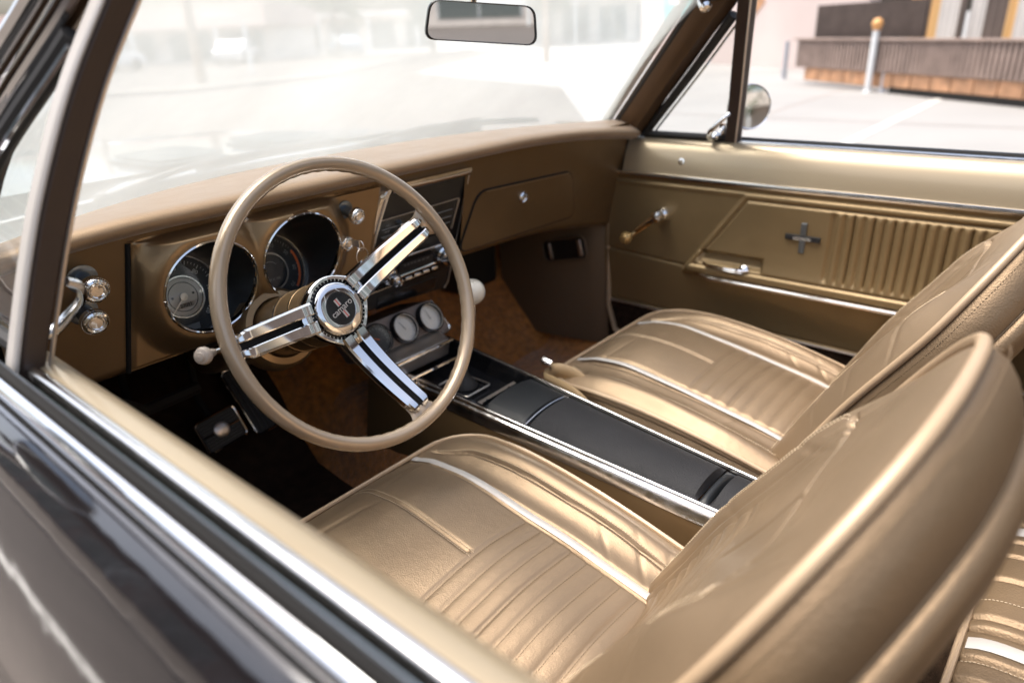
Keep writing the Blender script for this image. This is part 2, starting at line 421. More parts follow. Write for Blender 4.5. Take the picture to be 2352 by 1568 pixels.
    cr.tube(P, list(np.linspace(.0105, .0072, 10)), n=10)
    c = cr.build('window_crank', 'chrome', d)
    MB().lathe([(0, .064), (.010, .062), (.0155, .055), (.0168, .047), (.014, .038), (.007, .031), (0, .030)], P[-1]-ax*.030, ax, 24).build('crank_knob', 'gold_knob', d)
    # pull handle in the recess
    q = MB().tube([(s*.690, .004, .634), (s*.679, -.01, .632), (s*.676, -.07, .631), (s*.677, -.10, .632), (s*.684, -.118, .634)], [.004, .0045, .0045, .006, .004], n=10)
    q.lathe([(.011, 0), (.011, .004), (.006, .008), (0, .009)], (s*.686, -.105, .636), (-s, 0, .5), 16)
    q.build('door_handle', 'chrome', d)
    # emblem: vertical striped bar crossed by the name bar
    ex = Vector((0, -s, 0)); ez = Vector((0, 0, 1)); nn = ex.cross(ez)
    o = Vector((s*.6935, -.233, .7305))
    e = MB()
    for sgn in (1, -1):
        e.prism(rrect(.0125, .030, .001), o+ez*sgn*.0205+Vector((-s*.003, 0, 0)), ex if s > 0 else -ex, ez, .004 if s < 0 else -.004) if False else e.box(o+ez*sgn*.0205, (.007, .0125, .028))
    for kx in (-.0035, 0, .0035):
        for sgn in (1, -1): e.box(o+ez*sgn*.0205+Vector((-s*.0038, kx, 0)), (.0015, .0018, .028))
    em = e.build('emblem', 'dark_steel', d, bevel=.0006)
    MB().box(o+Vector((-s*.001, 0, 0)), (.008, .078, .0115)).build('emblem_bar', 'dial_black', d, bevel=.0006)
    text_mesh('emblem_lettering', 'camaro', .0135, o+Vector((-s*.0052, 0, .0005)), (0, -s, 0), (0, 0, 1), 'worn_chrome', d, th=.0006, bold=.0003)
    MB().lathe([(.006, 0), (.006, .002), (.003, .004), (0, .0045)], (s*.714, -.222, .555), (-s, 0, 0), 14).build('screw', 'worn_chrome', d)
    MB().lathe([(.008, -.002), (.008, .001), (.0045, .0015), (.004, -.004), (0, -.004)], (s*.712, .09, .874), (-s*.93, 0, .3), 16).build('lock_ferrule', 'chrome', d)
    return d
doorR = make_door(1); doorL = make_door(-1)

# ---------------------------------------------------------------- pillars, vent windows, windscreen
def mirror(s, P): return [(s*x, y, z) for x, y, z in P]
def make_pillar(s):
    I = catmull(mirror(s, [(.724, .272, .945), (.719, .250, .972), (.688, .132, 1.105), (.630, .012, 1.222), (.606, -.03, 1.265)]), 6)
    O = catmull(mirror(s, [(.748, .240, .925), (.744, .212, .952), (.712, .088, 1.094), (.645, -.045, 1.217), (.622, -.085, 1.26)]), 6)
    g = []
    for a, b in zip(I, O):
        fw = np.array((0, .030, .012)); mid = (a+b)/2+np.array((-s*.010, -.010, -.004))
        g.append([a+fw, a+np.array((-s*.003, .006, 0)), a*.75+b*.25+np.array((-s*.006, -.006, 0)), mid, a*.25+b*.75+np.array((-s*.006, -.006, 0)), b, b+fw*.8+np.array((s*.012, 0, 0))])
    p = MB().grid(g, cv=True).build('windscreen_pillar', 'pillar_brown', car, ang=50)
    g = []
    for a in I: g.append([a+np.array((s*.004, .036, .014)), a+np.array((-s*.004, .044, .016)), a+np.array((-s*.012, .056, .018))])
    MB().grid(g).build('pillar_reveal', 'silver_stripe', p, ang=60)
    # chrome reveal mouldings outside the pillar
    q = MB().tube([np.array(b)+np.array((s*.010, .006, .004)) for b in O], .0065, n=8); q.build('pillar_moulding', 'chrome', p)
    q = MB().tube([np.array(b)+np.array((s*.022, .030, .016)) for b in O], .0085, n=8, sx=1.3); q.build('drip_moulding', 'chrome', p)
    q = MB().tube([np.array(a)+np.array((s*.002, .020, .008)) for a in I], .006, n=8); q.build('glass_moulding', 'rubber', p)
    return p
both(make_pillar)
def make_vent(s):
    fr = catmull(mirror(s, [(.757, .222, .934), (.750, .195, .965), (.722, .083, 1.085), (.655, -.040, 1.203)]), 8)
    div = catmull(mirror(s, [(.765, -.012, .905), (.7505, -.020, .95), (.7265, -.033, 1.02), (.702, -.045, 1.083), (.6665, -.062, 1.16), (.629, -.080, 1.226), (.611, -.088, 1.255)]), 6)
    # divider bar
    g = []
    for i, p in enumerate(div):
        g.append([p+np.array(q) for q in ((-s*(.013-.004*max(0, 1-i/16)), -.016, 0), (s*.013, -.018, 0), (s*.013, .014, 0), (-s*(.013-.004*max(0, 1-i/16)), .014, 0))])
    mb = MB().grid(g, cv=True); b = mb.build('vent_divider', 'divider_brown', car, bevel=.003)
    b['label'] = 'dark brown upright bar behind the vent window'
    mb = MB().grid([[p+np.array(q) for q in ((s*.0135, -.019, 0), (s*.019, -.015, 0), (s*.019, .006, 0), (s*.0135, .010, 0))] for p in div], cv=True)
    mb.build('divider_trim', 'silver_stripe', b, bevel=.004)
    mb = MB().tube([p+np.array((-s*.0135, -.016, 0)) for p in div], .0022, n=6); mb.build('divider_bead', 'brushed_metal', b)
    # rubber and chrome of the triangular frame
    bot = [np.array((s*.757, y, .928)) for y in np.linspace(.222, -.004, 12)]
    v = MB().tube([p+np.array((0, -.004, -.002)) for p in fr], .0105, n=8).tube([p+np.array((0, 0, .002)) for p in bot], .0085, n=8).build('vent_frame', 'rubber', car)
    MB().tube([p+np.array((s*.004, .012, .008)) for p in fr], .0055, n=8).build('vent_frame_trim', 'chrome', v)
    MB().tube([p+np.array((s*.010, -.016, -.010)) for p in fr], .003, n=6).build('vent_inner_trim', 'chrome', v)
    # vent glass (triangle between frame, bottom and divider)
    n = 14; g = []
    for i in range(n+1):
        t = i/n; a = np.array(fr[int(t*(len(fr)-1))]); zz = a[2]
        dd = min(div, key=lambda q: abs(q[2]-zz)); g.append([a*(1-k/4)+np.array((dd[0], dd[1], zz))*k/4 for k in range(5)])
    MB().grid(g).build('vent_glass', 'clear_glass', v)
    # latch at the lower rear corner
    o = Vector((s*.742, .004, .955))
    L = MB(); L.box(o+Vector((s*.006, 0, -.004)), (.012, .012, .026)); L.lathe([(.010, -.004), (.010, .004), (.006, .009), (0, .010)], (s*.744, .020, .935), (-s, 0, 0), 16)
    pth = catmull([Vector((s*.742, .022, .930)), Vector((s*.722, .024, .934)), Vector((s*.706, .017, .948)), Vector((s*.697, -.001, .965)), Vector((s*.700, -.018, .982)), Vector((s*.712, -.026, .992))], 8)
    L.tube(pth, list(np.linspace(.0066, .0036, len(pth))), n=10, sx=1.2)
    L.build('vent_latch', 'chrome', v, ang=50)
both(make_vent)

base_y = lambda x: .532-.235*min(1, abs(x)/.705)**2.5
top_y = lambda x: .070-.085*min(1, abs(x)/.61)**2.2
mb = MB(); g = []
for i in range(25):
    t = i/24; row = []
    for j in range(33):
        u = -1+2*j/32
        xb, xt = u*.726, u*.625
        b = np.array((xb, base_y(xb)+.008, .962)); tp = np.array((xt, top_y(xt)+.02, 1.268-.03*abs(u)**2.2))
        p = b*(1-t)+tp*t; p += np.array((0, .022, .014))*math.sin(PI*t); row.append(p)
    g.append(row)
ws = mb.grid(g).build('windscreen', 'windshield_glass', car)
hd = MB().tube([(x*.612, top_y(x*.612)+.0, 1.285-.035*abs(x)**2.2) for x in np.linspace(-1, 1, 25)], .022, n=10, sx=1.6).build('windscreen_header', 'pillar_brown', car)
MB().tube([(x*.72, base_y(x*.72)+.014, .957) for x in np.linspace(-1, 1, 41)], .0055, n=8).build('lower_seal', 'rubber', ws)
# wipers
def wiper(pivot, tip, b0, b1, dist):
    w = MB().tube(catmull([pivot, (Vector(pivot)+Vector(tip))/2+Vector((0, -.004, .012)), tip], 8), list(np.linspace(.007, .0035, 17)), n=8)
    w.lathe([(.012, -.02), (.012, .006), (.006, .012), (0, .013)], pivot, (0, -.3, .9), 14)
    w = w.build('windscreen_wiper', 'black_plastic', car)
    c = (Vector(b0)+Vector(b1))/2
    P = catmull([b0, c+Vector((0, 0, .004)), b1], 8)
    MB().tube(P, .0045, n=8).tube([p+np.array((0, -.004, -.007)) for p in P], .004, n=6, sx=.6).build('wiper_blade', 'black_plastic', w)
wiper((-.47, .535, .960), (-.12, .600, .985), (-.274, .592, .978), (.085, .612, .980), 0)
wiper((.16, .640, .955), (.46, .560, .978), (.400, .600, .975), (.60, .455, .975), 0)

# ---------------------------------------------------------------- dashboard
def Fy(z, off=0): return .245+.2*(.95-z)-off      # face plane
def fpt(x, z, off=0): return (x, Fy(z, off), z)
NF = Vector((0, -1, -.2)).normalized(); EZ = Vector((0, -.2, 1)).normalized(); EX = Vector((1, 0, 0))
bz = lambda x: .752-.012*max(0, (x+.1)/.5)-.045*max(0, (x-.30)/.38)**1.6
mb = MB()
g = []
for x in np.linspace(-.715, .715, 241):
    b = bz(x); row = [(x, Fy(z), z) for z in np.linspace(.962, b+.012, 40)]
    row += [(x, Fy(b)+.003, b+.004), (x, Fy(b)+.012, b), (x, Fy(b)+.10, b+.004), (x, .55, b+.02)]; g.append(row)
mb.grid(g)
HOLES = ((-.458, .8615), (-.3005, .869))
def dash_open(c):
    if c[1] > .40 or c[2] < .60: return False
    if -.140 < c[0] < .108 and c[2] < .938: return True
    return any(math.hypot(c[0]-a, c[2]-b) < .082 for a, b in HOLES)
mb.f = [f for f in mb.f if not dash_open(np.mean([mb.v[i] for i in f], axis=0))]
dash = mb.build('dashboard', 'dash_paint', car)
dash['label'] = 'gold painted dashboard face'
# padded top
g = []
for x in np.linspace(-.728, .728, 90):
    a = abs(x)/.728; e = max(0, (a-.955)/.045); yb = base_y(x)
    zz = .9755-.014*e**2; dn = .010*e**2; lip = -.020*(1-e*.5)-.006
    y0 = .243
    zl = .9615-.036*max(0, (x-.2)/.5)**2-.012*max(0, (-x-.5)/.2)**2
    row = [(x, y0+.014, zl-.004), (x, y0+.002, zl-.0045), (x, y0-.010, zl-.0015), (x, y0-.020, zl+.005), (x, y0-.024, zl+.0105), (x, y0-.022, zl+.017), (x, y0-.012, zl+.0235)]
    for t in (.12, .25, .4, .55, .7, .85, 1):
        y = y0-.012+(yb+.004-y0+.012)*t; row.append((x, y, (zl+.0235)*(1-t)+.9655*t+.006*math.sin(PI*t)-dn*0))
    row.append((x, yb+.012, .950)); g.append(row)
P = [[np.array(q) for q in r] for r in g]
pad = MB().grid(g).build('dash_pad', 'pad_vinyl', dash, ang=80)
# right-hand end of the dash sweeping down to the kick panel
both(lambda s: MB().grid([[(s*(.715-.002), Fy(z), z), (s*.724, Fy(z)+.05, z), (s*.730, Fy(z)+.25, z)] for z in np.linspace(.955, .60, 8)]).build('dash_end', 'dash_paint', dash))
# instrument cluster panel
poly = [(-.552, .948-.95), (-.135, .952-.95), (-.150, .765-.95), (-.584, .750-.95)]
def F2(x, z): return Vector((x, Fy(z), z))
mb = MB(); N = 40
def cluster_relief(x, z):
    """hoods swelling around the two dial tunnels"""
    r = 0
    for cx, cz in ((-.458, .8615), (-.3005, .869)):
        d = math.hypot(x-cx, (z-cz)*.97)
        k = 0 if d > .118 else (1 if d < .075 else .5+.5*math.cos(PI*(d-.075)/.043))
        r = max(r, k*.030*(1.0 if z < cz+.02 else 1.0))
    return r
cells = 110
G = []
for i in range(cells+1):
    v = i/cells; row = []
    for j in range(cells+1):
        u = j/cells
        x0, x1 = -.552-.032*v, -.106-.036*v; z = .9515*(1-v)+(.756)*v; x = x0*(1-u)+x1*u
        ed = min(u, 1-u, v*.5, (1-v)*.5)*.43
        off = .004+cluster_relief(x, z)*min(1, ed/.012) - (.0 if ed > .004 else .004)
        row.append((x, Fy(z, off), z))
    G.append(row)
mb = MB(); mb.grid(G)
def in_hole(c):
    for cx, cz in ((-.458, .8615), (-.3005, .869)):
        if math.hypot(c[0]-cx, c[2]-cz) < .0705: return True
    return False
mb.f = [f for f in mb.f if not in_hole(np.mean([mb.v[i] for i in f], axis=0))]
clus = mb.build('instrument_cluster', 'cluster_paint', car, ang=70)
# dark seam at the cluster's left side
MB().tube([fpt(-.5525-.032*(.9515-z)/.1955, z, .001) for z in np.linspace(.948, .756, 8)], .0038, n=6).build('panel_seam', 'cavity', dash)
def gauge_tunnel(cx, cz, dx, dz, speed):
    n = 64; offc = .034
    C0 = Vector((cx, Fy(cz, offc), cz)); nrm = NF
    dial_c = Vector((cx+dx, Fy(cz, 0)+.072, cz+dz)); dn = Vector((0, -.97, .24)).normalized(); du = Vector((0, .24, .97)).normalized()
    bez = MB().lathe([(.0700, -.006), (.0705, .0015), (.0722, .0030), (.0742, .0015), (.0752, -.006)], C0, nrm, n)
    bz_ = bez.build('dial_bezel', 'chrome', clus)
    R0 = [C0+(EX*math.cos(a)+EZ*math.sin(a))*.0702 for a in np.linspace(0, 2*PI, n, endpoint=False)]
    R1 = [dial_c+(EX*math.cos(a)+du*math.sin(a))*.0672 for a in np.linspace(0, 2*PI, n, endpoint=False)]
    MB().grid([[a*(1-t)+b*t for a, b in zip(R0, R1)] for t in (0, .5, 1)], cv=True).build('dial_shroud', 'black_plastic', clus)
    D = MB().lathe([(0, 0), (.0675, 0)], dial_c, dn, 48).build('speedometer_dial' if speed else 'tachometer_dial', 'dial_black', clus)
    MB().lathe([(.0625, .002), (.064, .0045), (.0665, .0045), (.0672, .001)], dial_c, dn, n).build('dial_ring', 'worn_chrome', clus)
    def dp(r, a, h=.0012): return dial_c+dn*h+EX*(r*math.cos(a))+du*(r*math.sin(a))
    def arc(r0, r1, a0, a1, name, m, h=.0012, k=40):
        MB().grid([[dp(r0, a, h), dp(r1, a, h)] for a in np.linspace(rad(a0), rad(a1), k)]).build(name, m, clus)
    tk = MB(); ntk = 49
    for i in range(ntk):
        a = rad(222-264*i/(ntk-1)); L = .0065 if i % 4 == 0 else .0035; w = .0005 if i % 4 == 0 else .0003
        t = Vector(EX*(-math.sin(a))+du*math.cos(a))
        p, q = dp(.0575, a), dp(.0575-L, a); tk.add([p-t*w, p+t*w, q+t*w, q-t*w], [(0, 1, 2, 3)])
    tk.build('dial_marks', 'print_white' if speed else 'print_grey', clus)
    nums = ['0', '20', '40', '60', '80', '100', '120'] if speed else ['0', '10', '20', '30', '40', '50', '60', '70']
    for i, t in enumerate(nums):
        a = rad(222-264*i/(len(nums)-1)) if speed else rad(222-264*i/(len(nums)-1))
        c = dp(.0455, a); ex = EX*math.sin(a)-du*math.cos(a); ey = EX*math.cos(a)+du*math.sin(a)
        text_mesh('dial_number', t, .0095, c, ex, ey, 'print_white' if speed else 'print_grey', clus, th=.0001)
    if speed:
        MB().lathe([(0, .004), (.030, .004), (.031, .002)], dial_c, dn, 40).build('dial_centre', 'dial_silver', clus)
        MB().lathe([(.030, .0042), (.0315, .006), (.034, .006), (.035, .0015)], dial_c, dn, 48).build('centre_ring', 'worn_chrome', clus)
        MB().lathe([(.0225, .0045), (.0228, .0052), (.0235, .0052), (.0238, .0045)], dial_c, dn, 40).build('centre_line', 'dial_black', clus)
        MB().lathe([(.006, .004), (.006, .008), (0, .0085)], dial_c, dn, 20).build('needle_hub', 'brushed_metal', clus)
        MB().box(dial_c+dn*.0048-du*.0135, (.026, .0006, .0075)).build('odometer_window', 'dial_silver', clus)
        text_mesh('odometer_digits', '27091', .0078, dial_c+dn*.0056-du*.0135, EX, du, 'dial_black', clus, th=.0002, bold=.0002)
        for sx in (-1, 1): MB().lathe([(.002, .004), (.002, .005), (0, .005)], dial_c+EX*sx*.017+du*.002, dn, 12).build('dial_rivet', 'dial_black', clus)
        MB().box(dial_c+dn*.0015-du*.050, (.024, .0006, .010)).build('trip_window', 'print_grey', clus)
    else:
        arc(.0530, .0575, 28, -42, 'redline', 'orange_print', .0016)
        MB().lathe([(.0300, .0022), (.0305, .0035), (.0328, .0035), (.0334, .0022)], dial_c, dn, 48).build('centre_ring', 'brushed_metal', clus)
        text_mesh('dial_caption', 'RPM X 100', .0062, dial_c+dn*.0014-du*.014, EX, du, 'print_grey', clus, th=.0001)
        arc(.0165, .0175, 35, 145, 'fuel_arc', 'print_grey', .0014)
    a = rad(222); t = EX*(-math.sin(a))+du*math.cos(a); h = dn*.007
    MB().add([dp(.004, a, .007)-t*.0012, dp(.004, a, .007)+t*.0012, dp(.036, a, .007)+t*.0009, dp(.036, a, .007)-t*.0009], [(0, 1, 2, 3)]).build('needle', 'dial_black' if not speed else 'brushed_metal', clus)
    MB().add([dp(.036, a, .0071)-t*.0013, dp(.036, a, .0071)+t*.0013, dp(.050, a, .0071)+t*.0010, dp(.050, a, .0071)-t*.0010], [(0, 1, 2, 3)]).build('needle_tip', 'red_print', clus)
    mb = MB().lathe([(0, 0), (.0655, 0)], dial_c+dn*.010, dn, 40); mb.build('dial_lens', 'clear_glass', clus)
gauge_tunnel(-.458, .8615, -.004, -.036, True)
gauge_tunnel(-.3005, .869, -.004, -.045, False)
MB().tube([fpt(-.352, .800, .020), fpt(-.352, .800, .040)], .004, n=10).build('trip_knob', 'chrome', clus)
def screw(x, z, off=.006, r=.0048, m='brushed_metal', par=None, name='screw'):
    MB().lathe([(r, -.003), (r, .0008), (r*.7, .0022), (0, .0028)], fpt(x, z, off), NF, 16).build(name, m, par or clus)
screw(-.515, .930); screw(-.381, .9435); screw(-.243, .941, .007); screw(-.16, .775)
MB().lathe([(.0048, .0005), (.0040, .0005), (.0036, -.004), (0, -.004)], fpt(-.3805, .9245, .012), NF, 16).build('screw_hole', 'cavity', clus)
def pull_knob(x, z, ln, r, name, par, style=0, ring=True, off=0):
    o = Vector(fpt(x, z, off)); P = []
    MB().lathe([(r*1.15, -.003), (r*1.15, .0010), (r*.95, .0022), (r*.66, .0025), (r*.64, ln*.60), (0, ln*.60)], o, NF, 36).build('knob_stem', 'dark_steel', par); ring = False  # dark metal stands in for the dark reflection in a chrome stem
    if ring: P += [(r*1.12, -.003), (r*1.12, .0006), (r*1.02, .0016), (r*.72, .0018)]
    P += [(r*.55, ln*.58), (r*.90, ln*.60), (r, ln*.66), (r, ln*.84), (r*.93, ln*.90), (r*.80, ln*.93), (r*.74, ln*.885), (r*.66, ln*.90), (r*.60, ln*.95), (r*.50, ln*.955), (r*.44, ln*.93), (0, ln*.935)]
    k = MB().lathe(P, o, NF, 40)
    u = EX; w = NF.cross(EX).normalized()
    for i in range(36):
        a = 2*PI*i/36; c = o+NF*ln*.75+(u*math.cos(a)+w*math.sin(a))*r
        k.tube([c-NF*ln*.09, c+NF*ln*.09], r*.045, n=4)
    return k.build(name, 'worn_chrome' if style else 'chrome', par, ang=30)
pull_knob(-.617, .915, .048, .0172, 'pull_knob', dash)
pull_knob(-.625, .8705, .046, .0168, 'pull_knob', dash)
pull_knob(-.196, .921, .042, .0138, 'cigarette_lighter', clus, off=.006)
ig = pull_knob(-.212, .873, .034, .0128, 'ignition_switch', clus, 1, off=.006)
# glove box
mb = MB(); gp = round_poly([(.150, .886-.95), (.482, .8735-.95), (.52, .755-.95), (.102, .764-.95)], .028)
def fp(o2, off): return [Vector(fpt(a, .95+b, off)) for a, b in o2]
A = fp(gp, .0035); n_ = len(A); cgl = Vector((.31, Fy(.82, .0035), .82))
mb.add(A+[cgl], [(i, (i+1) % n_, n_) for i in range(n_)]); Bk = fp(gp, -.004)
mb.add(A+Bk, [(i, (i+1) % n_, n_+(i+1) % n_, n_+i) for i in range(n_)])
gb = mb.build('glove_box_door', 'dash_paint', dash, ang=30)
MB().tube(fp([(.31+(a-.31)*1.006, -.13+(b+.13)*1.018) for a, b in gp], .0008), .0024, n=6, closed=True).build('glove_box_gap', 'cavity', dash)
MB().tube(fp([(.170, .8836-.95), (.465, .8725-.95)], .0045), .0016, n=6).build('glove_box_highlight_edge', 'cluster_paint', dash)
MB().lathe([(.0125, -.002), (.0125, .004), (.010, .007), (.0085, .004), (.003, .003), (0, .0035)], fpt(.2965, .8475, .0035), NF, 28).build('glove_box_lock', 'chrome', dash)

# ---------------------------------------------------------------- centre stack (heater panel and radio)
def Sy(z, off=0): return .25+.35*(.94-z)-off
def spt(x, z, off=0): return Vector((x, Sy(z, off), z))
NS = Vector((0, -1, -.35)).normalized(); ES = Vector((0, -.35, 1)).normalized()
outer = round_poly([(-.098, .940), (.117, .941), (.114, .672), (-.150, .690)], .014)
A = [spt(x, z, .004) for x, z in outer]; Bk = [spt(x, z, -.05) for x, z in outer]; n_ = len(A)
c0 = spt(-.005, .81, .004)
stack = MB().add(A+[c0], [(i, (i+1) % n_, n_) for i in range(n_)]).add(A+Bk, [(i, (i+1) % n_, n_+(i+1) % n_, n_+i) for i in range(n_)]).build('centre_stack', 'black_plastic', car, ang=30)
stack['label'] = 'black centre panel with heater controls and radio'
MB().tube([spt(x, z, .006) for x, z in ((.115, .938), (.112, .935))]+[spt(-.080, .9395, .010)], .001, n=4)
# wide chrome lip along the top and left, thin on the right
mb = MB(); mb.grid([[spt(x, z0, o) for z0, o in ((.9435, -.004), (.9465, .006), (.9445, .014), (.9375, .0165), (.9295, .0145), (.927, .003))] for x in np.linspace(-.092, .112, 14)]); 
tl = [(-.092, .9425), (-.104, .935), (-.112, .915), (-.125, .86), (-.137, .79), (-.150, .70)]
pl = catmull([(x, z, 0) for x, z in tl], 5)
mb.grid([[spt(x-.007, z, -.004), spt(x-.008, z, .009), spt(x-.002, z, .015), spt(x+.009, z, .0145), spt(x+.013, z, .004)] for x, z, _ in pl])
mb.build('stack_frame', 'worn_chrome', stack, ang=50)
MB().tube([spt(.1165, .930, .006), spt(.1155, .80, .006), spt(.114, .685, .006), spt(.105, .673, .006)], .0018, n=8).build('stack_edge', 'brushed_metal', stack)
# heater control window
MB().prism([(-.108, 0), (.098, .004), (.092, -.066), (-.118, -.070)], spt(0, .878, .004), EX, ES, .0015).build('heater_panel', 'black_gloss', stack)
MB().tube([spt(-.108, .879, .0065), spt(.098, .883, .0065)], .0010, n=5).tube([spt(.0985, .882, .0065), spt(.092, .818, .0065)], .0022, n=6).build('heater_frame', 'brushed_metal', stack)
for zz, xx in ((.860, -.055), (.845, -.066), (.832, -.02)):
    MB().box(spt(xx, zz, .010), (.012, .012, .008)).build('heater_slider', 'worn_chrome', stack, bevel=.001)
    MB().tube([spt(-.10, zz-.001, .0058), spt(.085, zz+.002, .0058)], .0007, n=4).build('slider_slot', 'print_grey', stack)
for i, t in enumerate(('AIR', 'TEMP', 'HEAT', 'DEF')):
    text_mesh('heater_lettering', t, .0062, spt(-.088+.0*i, .866-.0125*i, .0062), EX, ES, 'print_grey', stack, th=.0001)
# radio
radio = MB().prism(round_poly([(-.098, .016), (.104, .016), (.104, -.048), (-.098, -.048)], .006), spt(0, .772, .004), EX, ES, .005).build('radio', 'black_gloss', car, bevel=.001)
MB().tube([spt(-.098, .789, .010), spt(.104, .789, .010)], .0028, n=8).build('radio_trim', 'chrome', radio)
MB().tube([spt(-.058, .746, .011), spt(.058, .750, .011)], .0030, n=8).build('radio_scale_trim', 'chrome', radio)
for i in range(5):
    MB().box(spt(-.044+i*.024, .7365+.0008*i, .013), (.017, .010, .007)).build('radio_button', 'worn_chrome', radio, bevel=.0015)
for x in (-.078, .080):
    o = spt(x, .764, .008)
    k = MB().lathe([(.021, 0), (.021, .004), (.018, .008), (.0185, .014), (.017, .018), (.0125, .020), (.0125, .032), (.011, .036), (.006, .0375), (0, .038)], o, NS, 36)
    k.build('radio_knob', 'chrome', radio)
    MB().lathe([(.0035, .038), (.0035, .046), (0, .047)], o, NS, 12).build('radio_shaft', 'chrome', radio)
MB().prism([(-.046, .022), (.048, .022), (.048, 0), (-.046, 0)], spt(0, .753, .0095), EX, ES, .001).build('radio_scale', 'dial_black', radio)
text_mesh('radio_numbers', '55  60  70  80  100  120  160', .0058, spt(0, .768, .0106), EX, ES, 'print_grey', radio, th=.0001)
MB().tube([spt(-.13, .728, .008), spt(.03, .733, .008)], .0016, n=6).build('lower_trim', 'brushed_metal', stack)
MB().prism([(-.09, .030), (.075, .030), (.075, 0), (-.09, 0)], spt(0, .683, .004), EX, ES, .002).build('blank_plate', 'black_gloss', stack, bevel=.001)

# ---------------------------------------------------------------- steering wheel
TW = rad(22.3); WC = Vector((-.367, 0, .858)); NW = Vector((0, -math.cos(TW), math.sin(TW))); E2 = Vector((0, math.sin(TW), math.cos(TW)))
def wp(a, b, off=0): return WC+EX*a+E2*b+NW*off
def wpr(r, ang, off=0): return wp(r*math.cos(ang), r*math.sin(ang), off)
RC = .1930; rr = .0109; ROT = rad(13)
angs = [ROT+rad(167.5), ROT+rad(12.5), ROT-rad(90)]   # three spokes
mb = MB(); n = 180; g = []
for i in range(n):
    a = 2*PI*i/n; row = []
    for k in range(20):
        p = 2*PI*k/20; q = rr*(1+.0)
        # finger grips on the inner back
        bump_ = .0008*math.sin(a*60)*max(0, -math.cos(p)-.1)*max(0, -math.sin(p)+.7)
        R_ = RC+(q+bump_)*math.cos(p)*.92; h = q*1.08*math.sin(p)
        row.append(wpr(R_, a, h))
    g.append(row)
for A_ in angs: pass
sw = mb.grid(g, cu=True, cv=True).build('steering_wheel', 'wheel_plastic', car)
sw['label'] = 'thin gold plastic steering wheel rim with three chrome spokes'
HO = -.068
def spoke(ang, idx):
    er = EX*math.cos(ang)+E2*math.sin(ang); et = NW.cross(er)
    def sp(r, w, off): return WC+er*r+et*w+NW*off
    off = lambda r: HO+.004+max(0, (r-.045)/(.178-.045))**1.45*(.060)
    mb = MB()
    for sg in (-1, 1):   # two polished rails with a channel between
        g = []
        for r in np.concatenate([np.linspace(.040, .166, 14), [.172, .1765, .178]]):
            w1 = (.0225-.0050*(r-.04)/.138) if r < .17 else .0170-.004*((r-.17)/.008)
            o = off(r); hi = .009 if r < .17 else .009-.010*((r-.17)/.008)
            row = [(.0048, -.004), (.0048, hi-.001), (.0062, hi), (w1-.003, hi), (w1, hi-.0025), (w1+.001, -.003), (w1-.002, -.007)]
            g.append([sp(r, sg*w, o+h) for w, h in row])
        mb.grid(g)
        mb.add(g[-1], [tuple(range(7))])
    s = mb.build('spoke', 'chrome', sw, ang=28)
    g = [[sp(r, w, off(r)+h) for w, h in ((-.0054, -.0030), (-.003, -.0055), (.003, -.0055), (.0054, -.0030))] for r in np.linspace(.040, .177, 10)]
    MB().grid(g).build('spoke_channel', 'cavity', sw)
    # vinyl backing and the fork joining the rim
    g = []
    for r in np.concatenate([np.linspace(.050, .150, 8), np.linspace(.158, RC, 10)]):
        k = max(0, (r-.160)/(RC-.160)); w = (.0175-.004*(r-.05)/.11 if r < .16 else .0145)+.016*k**2; o = off(min(r, .178))-(.015 if r < .165 else .015-.009*min(1, (r-.165)/.02))
        th = .010-.003*k
        g.append([sp(r, w*c, o+th*d) for c, d in ((-1, 0), (-.8, .55), (0, .6), (.8, .55), (1, 0), (.8, -.8), (0, -1), (-.8, -.8))])
    MB().grid(g, cv=True).build('spoke_fork', 'wheel_plastic', sw, ang=60)
for i, a in enumerate(angs): spoke(a, i)
H0 = WC+NW*HO
# hub body with three-lobed blend
g = []
for off, kk in ((-.022, .90), (-.006, .97), (.004, 1.0), (.0085, .985), (.010, .95)):
    row = []
    for i in range(120):
        a = 2*PI*i/120; r = .050
        for A_ in angs:
            d = math.atan2(math.sin(a-A_), math.cos(a-A_)); r += .010*math.exp(-(d/.42)**2)
        row.append(H0+(EX*math.cos(a)+E2*math.sin(a))*r*kk+NW*off)
    g.append(row)
g.append([H0+(EX*math.cos(a)+E2*math.sin(a))*.044+NW*.0095 for a in np.linspace(0, 2*PI, 120, endpoint=False)])
g.append([H0+(EX*math.cos(a)+E2*math.sin(a))*.0435+NW*.0 for a in np.linspace(0, 2*PI, 120, endpoint=False)])
MB().grid(g, cv=True).build('hub_ring', 'chrome', sw, ang=40)
MB().lathe([(.0435, .001), (.041, .004), (.0385, .004), (.038, -.004), (0, -.004)], H0, NW, 64).build('hub_well', 'black_gloss', sw)
mb = MB()
for i in range(44):
    a = 2*PI*i/44; er = EX*math.cos(a)+E2*math.sin(a); et = NW.cross(er)
    mb.box(H0+er*.0428+NW*.0065, (.0032, .0016, .006), Matrix((er, et, NW)).transposed())
mb.build('hub_knurling', 'worn_chrome', sw)
MB().lathe([(.0385, .002), (.0392, .0095), (.0386, .0125), (.0370, .0150), (.0345, .0165), (.0300, .0176), (.0242, .0182), (.0238, .0176), (0, .0176)], H0, NW, 72, up=EX).build('horn_cap', 'chrome', sw, ang=60)
MB().lathe([(.0238, .0176), (.0234, .0183), (.016, .0190), (0, .0193)], H0, NW, 48).build('horn_badge', 'black_gloss', sw)
ra = rad(13)+rad(8); bx_ = EX*math.cos(ra)+E2*math.sin(ra); by_ = -EX*math.sin(ra)+E2*math.cos(ra)
BC = H0+NW*.0194
